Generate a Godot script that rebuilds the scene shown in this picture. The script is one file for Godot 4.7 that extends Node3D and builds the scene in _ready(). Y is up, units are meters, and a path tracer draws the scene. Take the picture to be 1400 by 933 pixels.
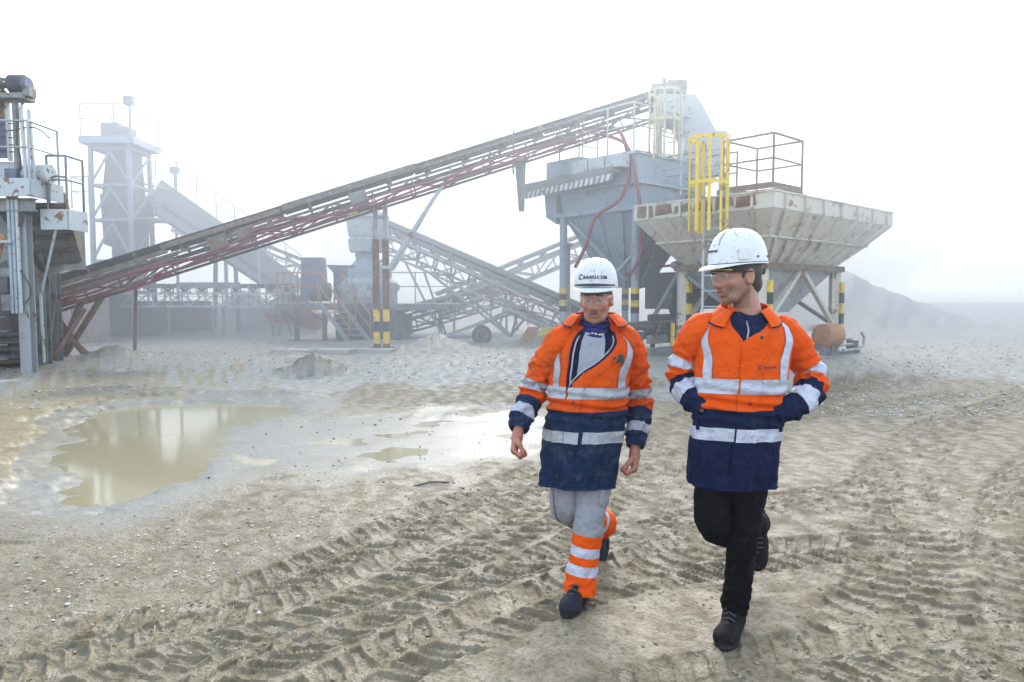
extends Node3D
# A gravel plant on a foggy day: two people in safety jackets walk over a muddy yard, conveyors and hoppers behind them.
var M := {}
var org := {}
var used := {}
var rng := RandomNumberGenerator.new()
var unit_box: BoxMesh
var unit_pipe: ArrayMesh
var unit_ibeam: ArrayMesh
var unit_angle: ArrayMesh

# ---------- naming and tagging ----------
func numbered(called: String) -> String:
	var k: int = used.get(called, 0)
	used[called] = k + 1
	return called if k == 0 else "%s_%03d" % [called, k]

func tag(o: Node3D, label: String, category: String, group := "", kind := "") -> void:
	if label: o.set_meta("label", label)
	if category: o.set_meta("category", category)
	if group: o.set_meta("group", group)
	if kind: o.set_meta("kind", kind)

func thing(called: String, label: String, category: String, at: Vector3, group := "") -> Node3D:
	var o := Node3D.new()
	o.name = numbered(called)
	o.position = at
	add_child(o)
	org[o] = at
	tag(o, label, category, group)
	return o

# a part that only gathers sub-parts (a railing of posts and rails)
func bunch(parent: Node3D, called: String) -> Node3D:
	var o := Node3D.new()
	o.name = called
	parent.add_child(o, true)
	org[o] = org[parent]
	return o

func put(parent: Node3D, called: String, mesh: Mesh, m: Material, t := Transform3D.IDENTITY) -> MeshInstance3D:
	var o := MeshInstance3D.new()
	o.name = called
	o.mesh = mesh
	if m: o.material_override = m
	o.transform = t
	parent.add_child(o, true)
	org[o] = org.get(parent, Vector3.ZERO)
	return o

func structure(called: String, mesh: Mesh, m: Material, kind := "structure") -> MeshInstance3D:
	var o := MeshInstance3D.new()
	o.name = numbered(called)
	o.mesh = mesh
	if m: o.material_override = m
	add_child(o)
	o.set_meta("kind", kind)
	return o

# ---------- straight members between two world points ----------
func along(a: Vector3, b: Vector3, w: float, h: float, up: Vector3) -> Transform3D:
	var z := b - a
	var l := z.length()
	z /= maxf(l, 1e-6)
	var u := up
	if absf(z.dot(u)) > 0.98: u = Vector3.RIGHT if absf(z.x) < 0.9 else Vector3.FORWARD
	var x := u.cross(z).normalized()
	var y := z.cross(x)
	return Transform3D(Basis(x * w, y * h, z * l), (a + b) * 0.5)

func member(parent: Node3D, called: String, mesh: Mesh, a: Vector3, b: Vector3, w: float, h: float, m: Material, up := Vector3.UP) -> MeshInstance3D:
	var t := along(a, b, w, h, up)
	t.origin -= org[parent]
	return put(parent, called, mesh, m, t)

func beam(parent: Node3D, called: String, a: Vector3, b: Vector3, w: float, h: float, m: Material, up := Vector3.UP) -> MeshInstance3D:
	return member(parent, called, unit_box, a, b, w, h, m, up)

func ibeam(parent: Node3D, called: String, a: Vector3, b: Vector3, w: float, h: float, m: Material, up := Vector3.UP) -> MeshInstance3D:
	return member(parent, called, unit_ibeam, a, b, w, h, m, up)

func angle(parent: Node3D, called: String, a: Vector3, b: Vector3, w: float, m: Material, up := Vector3.UP) -> MeshInstance3D:
	return member(parent, called, unit_angle, a, b, w, w, m, up)

func pipe(parent: Node3D, called: String, a: Vector3, b: Vector3, r: float, m: Material) -> MeshInstance3D:
	return member(parent, called, unit_pipe, a, b, r * 2, r * 2, m)

func block(parent: Node3D, called: String, c: Vector3, size: Vector3, m: Material, yaw := 0.0) -> MeshInstance3D:
	return put(parent, called, unit_box, m, Transform3D(Basis(Vector3.UP, yaw) * Basis.from_scale(size), c - org[parent]))

# ---------- free meshes ----------
func committed(st: SurfaceTool, smooth := true) -> ArrayMesh:
	if smooth: st.generate_normals()
	return st.commit()

func begin(smooth := true) -> SurfaceTool:
	var st := SurfaceTool.new()
	st.begin(Mesh.PRIMITIVE_TRIANGLES)
	st.set_smooth_group(0 if smooth else -1)
	return st

func tri(st: SurfaceTool, a: Vector3, b: Vector3, c: Vector3) -> void:
	st.add_vertex(a); st.add_vertex(b); st.add_vertex(c)

func quad(st: SurfaceTool, a: Vector3, b: Vector3, c: Vector3, d: Vector3) -> void:
	tri(st, a, b, c); tri(st, a, c, d)

# a flat plate with thickness from its outline
func plate_mesh(pts: Array, thick: Vector3) -> ArrayMesh:
	var st := begin(false)
	var n := pts.size()
	var h := thick * 0.5
	var c := Vector3.ZERO
	for p in pts: c += p / n
	for i in n:
		var a: Vector3 = pts[i]
		var b: Vector3 = pts[(i + 1) % n]
		tri(st, c + h, a + h, b + h)
		tri(st, c - h, b - h, a - h)
		quad(st, a + h, a - h, b - h, b + h)
	return committed(st)

func plate(parent: Node3D, called: String, pts: Array, t: float, m: Material) -> MeshInstance3D:
	var n: Vector3 = (pts[1] - pts[0]).cross(pts[2] - pts[0]).normalized()
	var l := []
	for p in pts: l.append(p - org[parent])
	return put(parent, called, plate_mesh(l, n * t), m)

func prism(parent: Node3D, called: String, pts: Array, thick: Vector3, m: Material) -> MeshInstance3D:
	var l := []
	for p in pts: l.append(p - org[parent] + thick * 0.5)
	return put(parent, called, plate_mesh(l, thick), m)

# a solid between two outlines of the same number of points (tapered boxes, funnels)
func loft_solid(rings: Array, capped := true, smooth := false) -> ArrayMesh:
	var st := begin(smooth)
	var n: int = rings[0].size()
	for k in rings.size() - 1:
		for i in n:
			var j := (i + 1) % n
			quad(st, rings[k][i], rings[k + 1][i], rings[k + 1][j], rings[k][j])
	if capped:
		for k in [0, rings.size() - 1]:
			var c := Vector3.ZERO
			for p in rings[k]: c += p / n
			for i in n:
				var j := (i + 1) % n
				if k == 0: tri(st, c, rings[k][i], rings[k][j])
				else: tri(st, c, rings[k][j], rings[k][i])
	return committed(st)

func lathe_mesh(profile: Array, sides := 20) -> ArrayMesh:
	var rings := []
	for q in profile:
		var r := []
		for i in sides:
			var a := TAU * i / sides
			r.append(Vector3(cos(a) * q.x, q.y, sin(a) * q.x))
		rings.append(r)
	return loft_solid(rings, true, false)

func smooth_path(pts: Array, per := 6) -> Array:
	var out := []
	var n := pts.size()
	for i in n - 1:
		var p0: Vector3 = pts[maxi(i - 1, 0)]
		var p1: Vector3 = pts[i]
		var p2: Vector3 = pts[i + 1]
		var p3: Vector3 = pts[mini(i + 2, n - 1)]
		for k in per: out.append(p1.cubic_interpolate(p2, p0, p3, float(k) / per))
	out.append(pts[n - 1])
	return out

func tube_mesh(path: Array, r: float, sides := 8) -> ArrayMesh:
	var rings := []
	var n := path.size()
	var x := Vector3.ZERO
	for i in n:
		var z: Vector3 = (path[mini(i + 1, n - 1)] - path[maxi(i - 1, 0)]).normalized()
		if x == Vector3.ZERO: x = (Vector3.UP if absf(z.y) < 0.9 else Vector3.RIGHT).cross(z).normalized()
		x = (x - z * x.dot(z)).normalized()
		var y := z.cross(x)
		var ring := []
		for k in sides:
			var a := TAU * k / sides
			ring.append(path[i] + (x * cos(a) + y * sin(a)) * r)
		rings.append(ring)
	return loft_solid(rings, true, true)

func tube(parent: Node3D, called: String, pts: Array, r: float, m: Material, per := 6, sides := 8) -> MeshInstance3D:
	var l := []
	for p in pts: l.append(p - org[parent])
	return put(parent, called, tube_mesh(smooth_path(l, per), r, sides), m)

func lathe(parent: Node3D, called: String, profile: Array, base: Vector3, m: Material, axis := Vector3.UP, sides := 20) -> MeshInstance3D:
	var t := Transform3D(Basis.IDENTITY, base - org[parent])
	if axis != Vector3.UP: t.basis = Basis(Quaternion(Vector3.UP, axis.normalized()))
	return put(parent, called, lathe_mesh(profile, sides), m, t)

# posts with a top rail, a knee rail and a toe board along a polyline of floor points
func railing(parent: Node3D, pts: Array, high: float, m: Material, r := 0.022, gap := 1.1, toe := true, called := "railing") -> Node3D:
	var o := bunch(parent, called)
	var up := Vector3.UP
	for i in pts.size() - 1:
		var a: Vector3 = pts[i]
		var b: Vector3 = pts[i + 1]
		var n := maxi(1, roundi((b - a).length() / gap))
		for k in (n + 1 if i == pts.size() - 2 else n):
			var p := a.lerp(b, float(k) / n)
			pipe(o, "post", p, p + up * high, r, m)
		pipe(o, "top_rail", a + up * high, b + up * high, r, m)
		pipe(o, "knee_rail", a + up * high * 0.55, b + up * high * 0.55, r * 0.8, m)
		if toe: beam(o, "toe_board", a + up * 0.07, b + up * 0.07, 0.012, 0.13, m)
	return o

func make_units() -> void:
	unit_box = BoxMesh.new()
	unit_box.size = Vector3.ONE
	var st := begin(false)
	var side := 12
	var stp := SurfaceTool.new()
	stp.begin(Mesh.PRIMITIVE_TRIANGLES)
	for i in side:
		var a := TAU * i / side
		var b := TAU * (i + 1) / side
		var p := Vector3(cos(a), sin(a), 0) * 0.5
		var q := Vector3(cos(b), sin(b), 0) * 0.5
		var z := Vector3(0, 0, 0.5)
		for v in [[p - z, p], [p + z, p], [q + z, q], [p - z, p], [q + z, q], [q - z, q]]:
			stp.set_normal(v[1] * 2.0)
			stp.add_vertex(v[0])
		for s in [1.0, -1.0]:
			for v in ([z, q + z, p + z] if s > 0 else [-z, p - z, q - z]):
				stp.set_normal(Vector3(0, 0, s))
				stp.add_vertex(v)
	unit_pipe = stp.commit()
	# I section and L section, one metre each way
	var f := 0.12
	var w := 0.06
	for r in [[-0.5, 0.5, 0.5 - f, 0.5], [-0.5, 0.5, -0.5, -0.5 + f], [-w, w, -0.5 + f, 0.5 - f]]: box_into(st, r)
	unit_ibeam = committed(st)
	var s2 := begin(false)
	for r in [[-0.5, 0.5, -0.5, -0.36], [-0.5, -0.36, -0.36, 0.5]]: box_into(s2, r)
	unit_angle = committed(s2)

func box_into(st: SurfaceTool, r: Array) -> void:
	var z := 0.5
	var c := [Vector3(r[0], r[2], -z), Vector3(r[1], r[2], -z), Vector3(r[1], r[3], -z), Vector3(r[0], r[3], -z)]
	var d := []
	for p in c: d.append(p + Vector3(0, 0, 1))
	for i in 4:
		var j := (i + 1) % 4
		quad(st, c[i], d[i], d[j], c[j])
	quad(st, c[0], c[1], c[2], c[3])
	quad(st, d[3], d[2], d[1], d[0])

# ---------- materials ----------
func lin(r: float, g: float, b: float) -> Color:
	return Color(r, g, b).linear_to_srgb()

func noise_tex(sd: int, freq: float, ramp: Array, octaves := 5, size := 512, kind := FastNoiseLite.TYPE_SIMPLEX_SMOOTH) -> NoiseTexture2D:
	var n := FastNoiseLite.new()
	n.seed = sd
	n.noise_type = kind
	n.frequency = freq
	n.fractal_octaves = octaves
	n.fractal_gain = 0.58
	var t := NoiseTexture2D.new()
	t.width = size
	t.height = size
	t.seamless = true
	t.noise = n
	if ramp:
		var g := Gradient.new()
		var off := PackedFloat32Array()
		var col := PackedColorArray()
		for r in ramp:
			off.append(r[0])
			col.append(r[1])
		g.offsets = off
		g.colors = col
		t.color_ramp = g
	return t

func normal_tex(sd: int, freq: float, strength: float, octaves := 4, size := 512) -> NoiseTexture2D:
	var t := noise_tex(sd, freq, [], octaves, size)
	t.as_normal_map = true
	t.bump_strength = strength
	return t

# weathered paint: the paint itself, bare rust where it has flaked, pale dust where grit has settled
func paint(called: String, c: Color, rust := 0.3, scale := 0.6, rough := 0.6, metal := 0.0, dust := 0.25) -> StandardMaterial3D:
	var m := StandardMaterial3D.new()
	m.resource_name = called
	var rc := lin(0.13, 0.055, 0.025)
	var dc := lin(0.36, 0.34, 0.30)
	var low := 0.18 + 0.32 * rust
	m.albedo_texture = noise_tex(hash(called) % 9999, 0.012, [[0.0, rc], [low, rc.lerp(c, 0.35)], [low + 0.035, c], [0.62, c.lerp(dc, dust * 0.3)], [0.8, c.lerp(dc, dust)], [1.0, c.lerp(dc, minf(1.0, dust * 1.9))]], 6)
	m.roughness = rough
	m.metallic = metal
	m.uv1_triplanar = true
	m.uv1_world_triplanar = true
	m.uv1_scale = Vector3.ONE * scale
	m.normal_enabled = true
	m.normal_texture = M.get("dent")
	m.normal_scale = 0.35
	return m

func plain(c: Color, rough := 0.7, metal := 0.0) -> StandardMaterial3D:
	var m := StandardMaterial3D.new()
	m.albedo_color = c
	m.roughness = rough
	m.metallic = metal
	return m

func make_materials() -> void:
	M["dent"] = normal_tex(77, 0.02, 3.0, 4)
	M["galv"] = paint("galvanised steel", lin(0.30, 0.33, 0.35), 0.12, 0.5, 0.5, 0.25)
	M["grey"] = paint("grey green paint", lin(0.135, 0.155, 0.16), 0.38, 0.5)
	M["girder"] = paint("grimy girder", lin(0.065, 0.062, 0.058), 0.55, 0.8, 0.75, 0.0, 0.45)
	M["tower"] = paint("blue grey tower paint", lin(0.15, 0.185, 0.23), 0.1, 0.5)
	M["pale"] = paint("pale grey paint", lin(0.36, 0.40, 0.42), 0.2, 0.5)
	M["white"] = paint("off white paint", lin(0.56, 0.58, 0.58), 0.12, 0.6)
	M["steelblue"] = paint("light blue grey paint", lin(0.25, 0.315, 0.375), 0.06, 0.45)
	M["navy"] = paint("dark blue paint", lin(0.055, 0.075, 0.14), 0.2, 0.7)
	M["dark"] = paint("dark steel", lin(0.055, 0.058, 0.062), 0.35, 0.8, 0.65, 0.2)
	M["rust"] = paint("rusty steel", lin(0.15, 0.095, 0.07), 0.9, 0.9, 0.85)
	M["mud"] = paint("muddy tan steel", lin(0.125, 0.095, 0.065), 0.5, 0.8, 0.85, 0.0, 0.6)
	M["cream"] = paint("cream paint", lin(0.50, 0.465, 0.40), 0.32, 0.45, 0.65, 0.0, 0.35)
	M["belt"] = paint("black rubber", lin(0.035, 0.036, 0.04), 0.0, 1.0, 0.85, 0.0, 0.5)
	M["rubber"] = paint("tyre rubber", lin(0.04, 0.04, 0.042), 0.0, 2.0, 0.9, 0.0, 0.7)
	M["yellow"] = paint("yellow paint", lin(0.62, 0.44, 0.03), 0.15, 0.9, 0.55, 0.0, 0.15)
	M["paleyellow"] = paint("faded yellow paint", lin(0.45, 0.42, 0.25), 0.2, 0.9, 0.6, 0.0, 0.3)  # paler, greyer yellow for the upper ladder cage
	M["orange"] = paint("orange paint", lin(0.36, 0.15, 0.06), 0.3, 0.9)
	M["red"] = paint("red paint", lin(0.30, 0.045, 0.04), 0.3, 0.8)
	M["hose"] = paint("red hose", lin(0.17, 0.028, 0.038), 0.0, 1.2, 0.55, 0.0, 0.3)
	M["cable"] = plain(lin(0.05, 0.05, 0.055), 0.6)
	M["concrete"] = paint("concrete", lin(0.36, 0.35, 0.33), 0.0, 0.9, 0.9, 0.0, 0.3)
	M["black"] = plain(lin(0.02, 0.02, 0.022), 0.6)
	M["pinkish"] = paint("pale pink paint", lin(0.36, 0.25, 0.235), 0.3, 0.6)
	M["glass"] = plain(lin(0.25, 0.3, 0.33), 0.1)

func _ready() -> void:
	make_world()
	make_units()
	make_materials()
	rng.seed = 4711
	make_ground()
	make_left_station()
	make_main_conveyor()
	make_feed_hopper()
	make_blue_hopper()
	make_crusher()
	make_tower()
	make_far_conveyors()
	make_small_things()
	make_people()
	make_mist()

# ---------- camera, sky, sun, air ----------
func make_world() -> void:
	var cam := Camera3D.new()
	cam.name = "camera"
	cam.fov = 50.95
	cam.position = Vector3(0, 1.62, 0)
	cam.rotation_degrees.x = -3.59
	cam.far = 3000.0
	add_child(cam)
	var sky_look := ProceduralSkyMaterial.new()
	sky_look.sky_top_color = Color(0.60, 0.69, 0.80)
	sky_look.sky_horizon_color = Color(0.98, 0.99, 1.0)
	sky_look.sky_curve = 0.25
	sky_look.ground_bottom_color = Color(0.45, 0.43, 0.40)
	sky_look.ground_horizon_color = Color(0.8, 0.8, 0.8)
	var e := Environment.new()
	e.background_mode = Environment.BG_SKY
	e.sky = Sky.new()
	e.sky.sky_material = sky_look
	e.tonemap_mode = Environment.TONE_MAPPER_LINEAR
	e.tonemap_exposure = 3.65
	e.volumetric_fog_enabled = true
	e.volumetric_fog_density = 0.0028
	e.volumetric_fog_albedo = Color(0.978, 0.99, 1.0)
	e.volumetric_fog_anisotropy = 0.7
	e.sdfgi_enabled = true
	e.ssao_enabled = true
	e.ssil_enabled = true
	var w := WorldEnvironment.new()
	w.name = "environment"
	w.environment = e
	add_child(w)
	var sun := DirectionalLight3D.new()
	sun.name = "sun"
	sun.light_energy = 0.6
	sun.light_color = Color(1, 0.99, 0.97)
	sun.light_angular_distance = 35.0
	sun.shadow_enabled = true
	sun.rotation_degrees = Vector3(-30, 172, 0)
	add_child(sun)

# banks of mist that hang over the plant, thicker than the air in front of it and thickest behind
func make_mist() -> void:
	for q in [[14.3, 26.0, 7.6, 0.06], [26.0, 165.0, 7.0, 0.1]]:
		var f := FogVolume.new()
		f.name = numbered("mist")
		f.size = Vector3(170, q[2], q[1] - q[0])
		f.position = Vector3(0, q[2] * 0.5 - 0.3, -(q[0] + q[1]) * 0.5)
		var m := FogMaterial.new()
		m.density = q[3]
		m.albedo = Color(0.978, 0.99, 1.0)
		f.material = m
		f.set_meta("kind", "stuff")
		add_child(f)

# ---------- ground ----------
var n_big := FastNoiseLite.new()
var n_mid := FastNoiseLite.new()
var n_fine := FastNoiseLite.new()
var n_clod := FastNoiseLite.new()
var n_warp := FastNoiseLite.new()
const WATER := -0.045
var lanes := []
var lane_cells := {}
var pool := PackedVector2Array([Vector2(-3.13, 5.43), Vector2(-3.63, 5.68), Vector2(-4.03, 6.38), Vector2(-4.78, 7.18), Vector2(-5.03, 8.08), Vector2(-5.78, 9.18), Vector2(-6.03, 10.48), Vector2(-5.18, 11.18), Vector2(-3.88, 11.18), Vector2(-3.18, 10.78), Vector2(-3.18, 9.78), Vector2(-3.58, 9.08), Vector2(-3.28, 8.18), Vector2(-2.88, 7.48), Vector2(-2.88, 6.58)])
var heaps := []

func pool_dist(p: Vector2) -> float:
	var d := 1e9
	var n := pool.size()
	for i in n:
		d = minf(d, p.distance_to(Geometry2D.get_closest_point_to_segment(p, pool[i], pool[(i + 1) % n])))
	return -d if Geometry2D.is_point_in_polygon(p, pool) else d

func lay_lane(pts: Array, half: float, pitch: float, depth: float, slant: float) -> void:
	var path := []
	for q in pts: path.append(Vector3(q[0], 0, q[1]))
	path = smooth_path(path, 8)
	var run := 0.0
	var id := lanes.size()
	lanes.append({"half": half, "pitch": pitch, "depth": depth, "slant": slant, "seg": []})
	for i in path.size() - 1:
		var a := Vector2(path[i].x, path[i].z)
		var b := Vector2(path[i + 1].x, path[i + 1].z)
		var l := a.distance_to(b)
		lanes[id].seg.append([a, b, run, l])
		run += l
		var r := half * 1.5
		for cx in range(floori((minf(a.x, b.x) - r) / 0.5), floori((maxf(a.x, b.x) + r) / 0.5) + 1):
			for cz in range(floori((minf(a.y, b.y) - r) / 0.5), floori((maxf(a.y, b.y) + r) / 0.5) + 1):
				var key := Vector2i(cx, cz)
				if not lane_cells.has(key): lane_cells[key] = []
				lane_cells[key].append([id, i])

# height of a tyre print: lugs pressed in as two rows of slanted bars, soil squeezed up beside them
func print_height(x: float, d: float) -> Vector2:
	var cell = lane_cells.get(Vector2i(floori(x / 0.5), floori(d / 0.5)))
	if cell == null: return Vector2.ZERO
	var best := {}
	var p := Vector2(x, d)
	for it in cell:
		var s = lanes[it[0]].seg[it[1]]
		var a: Vector2 = s[0]
		var ab: Vector2 = s[1] - a
		var t := clampf((p - a).dot(ab) / maxf(ab.length_squared(), 1e-9), 0.0, 1.0)
		var q := p - (a + ab * t)
		var dist := q.length()
		if not best.has(it[0]) or dist < best[it[0]][0]:
			best[it[0]] = [dist, s[2] + s[3] * t, signf(ab.cross(q))]
	var h := 0.0
	var mark := 0.0
	for id in best:
		var l = lanes[id]
		var v: float = best[id][0] / l.half
		if v > 1.5: continue
		var wv: float = n_warp.get_noise_2d(x * 1.3 + id * 31.0, d * 1.3)
		v += wv * 0.09
		var fade := clampf(1.1 + 1.2 * n_warp.get_noise_2d(x * 0.8 - 50.0, d * 0.8 + id * 17.0), 0.0, 1.0)
		var side: float = best[id][2]
		var u: float = best[id][1] / l.pitch + (0.5 if side > 0 else 0.0) + wv * 0.25
		var inside := 1.0 - smoothstep(0.95, 1.06, v)
		var berm := smoothstep(0.9, 1.03, v) * (1.0 - smoothstep(1.08, 1.4, v))
		var crumb := clampf(0.85 + 0.55 * n_fine.get_noise_2d(x * 1.1, d * 1.1), 0.2, 1.3)
		var hh := 0.0
		if absf(l.slant) > 0.7:
			# lug prints: flat-bottomed tongues in two offset rows, the mud squeezed up as a thin ridge round each
			var ph: float = u - l.slant * v * 0.55 + 0.07 * n_warp.get_noise_2d(x * 3.0, d * 3.0)
			ph -= floorf(ph)
			var across: float = (absf(ph - 0.5) - 0.27) * l.pitch
			var inner: float = (0.14 - v) * l.half
			var box := maxf(across, inner) if across < 0.0 or inner < 0.0 else sqrt(across * across + inner * inner)
			hh = l.depth * (0.48 * exp(-pow(box / 0.0098, 2.0)) * crumb - 0.28 * smoothstep(0.003, -0.010, box)) * inside
		else:
			# bar tread: thin ribs straight across the lane
			var ph: float = u - l.slant * v * v + 0.15 * n_warp.get_noise_2d(x * 3.0, d * 3.0)
			ph -= floorf(ph)
			hh = l.depth * (0.62 * exp(-pow((ph - 0.5) * l.pitch / 0.016, 2.0)) * crumb - 0.18) * inside
		hh += l.depth * 0.30 * berm * (0.4 + 1.8 * absf(wv))
		h = h * (1.0 - 0.85 * fade * inside) + hh * fade
		mark = maxf(mark, fade * (1.0 - smoothstep(1.1, 1.4, v)))
	return Vector2(h, mark)

func rough_height(x: float, d: float) -> float:
	var h := 0.27 * smoothstep(10.0, 16.0, d) + 0.028 * n_big.get_noise_2d(x, d)
	for q in heaps:
		var e := Vector2((x - q[0]) / q[2], (d - q[1]) / q[3]).length()
		if e < 1.25:
			var rough := 1.0 + 0.35 * n_mid.get_noise_2d(x * q[5], d * q[5])
			var k := maxf(0.0, 1.0 - e * (1.0 + 0.22 * n_mid.get_noise_2d(x * q[5] + 40.0, d * q[5])))
			h += q[4] * (k * rough * 0.75 + 0.25 * (1.0 - smoothstep(0.0, 1.0, e)))
	return h

# (height, share of wet, share of prints)
func ground_at(x: float, d: float) -> Vector3:
	var h := rough_height(x, d)
	var wet := 0.0
	var calm := 1.0
	if x > -8.0 and x < 2.5 and d > 4.6 and d < 12.5:
		var pd := pool_dist(Vector2(x, d)) - 0.22 + 0.22 * n_mid.get_noise_2d(x * 1.6, d * 1.6)
		h += -0.115 * (1.0 - smoothstep(-0.75, 0.10, pd)) + 0.05 * smoothstep(0.05, 0.25, pd) * (1.0 - smoothstep(0.3, 0.9, pd)) * smoothstep(-2.6, -3.8, x)
		var e := Vector2((x + 1.5) / 3.1, (d - 8.4) / 2.3).length() + 0.35 * n_mid.get_noise_2d(x * 0.7 + 9.0, d * 0.7)
		var film := 1.0 - smoothstep(0.55, 1.05, e)
		h = lerpf(h, -0.0445 + 0.012 * n_mid.get_noise_2d(x * 0.6, d * 0.9) + 0.05 * h * film, film * 0.95)
		wet = maxf(1.0 - smoothstep(0.0, 0.7, pd) * smoothstep(-5.2, -3.0, x) - smoothstep(0.0, 0.25, pd) * (1.0 - smoothstep(-5.2, -3.0, x)), film)
		calm = 1.0 - 0.93 * wet
	var pr := Vector2.ZERO
	if d < 26.0:
		pr = print_height(x, d)
		h += pr.x * (1.0 - wet)
	h += calm * (0.011 * n_mid.get_noise_2d(x, d) + 0.006 * n_fine.get_noise_2d(x, d))
	if d < 14.0:
		var c := n_clod.get_noise_2d(x, d)
		h += calm * (0.0035 * c + 0.012 * pow(maxf(0.0, c - 0.12), 1.5) * (0.35 + maxf(0.0, n_mid.get_noise_2d(x * 0.8 + 70.0, d * 0.8)) * 2.0))
	return Vector3(h, wet, pr.y)

func ground_y(x: float, z: float) -> float:
	return ground_at(x, -z).x

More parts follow.
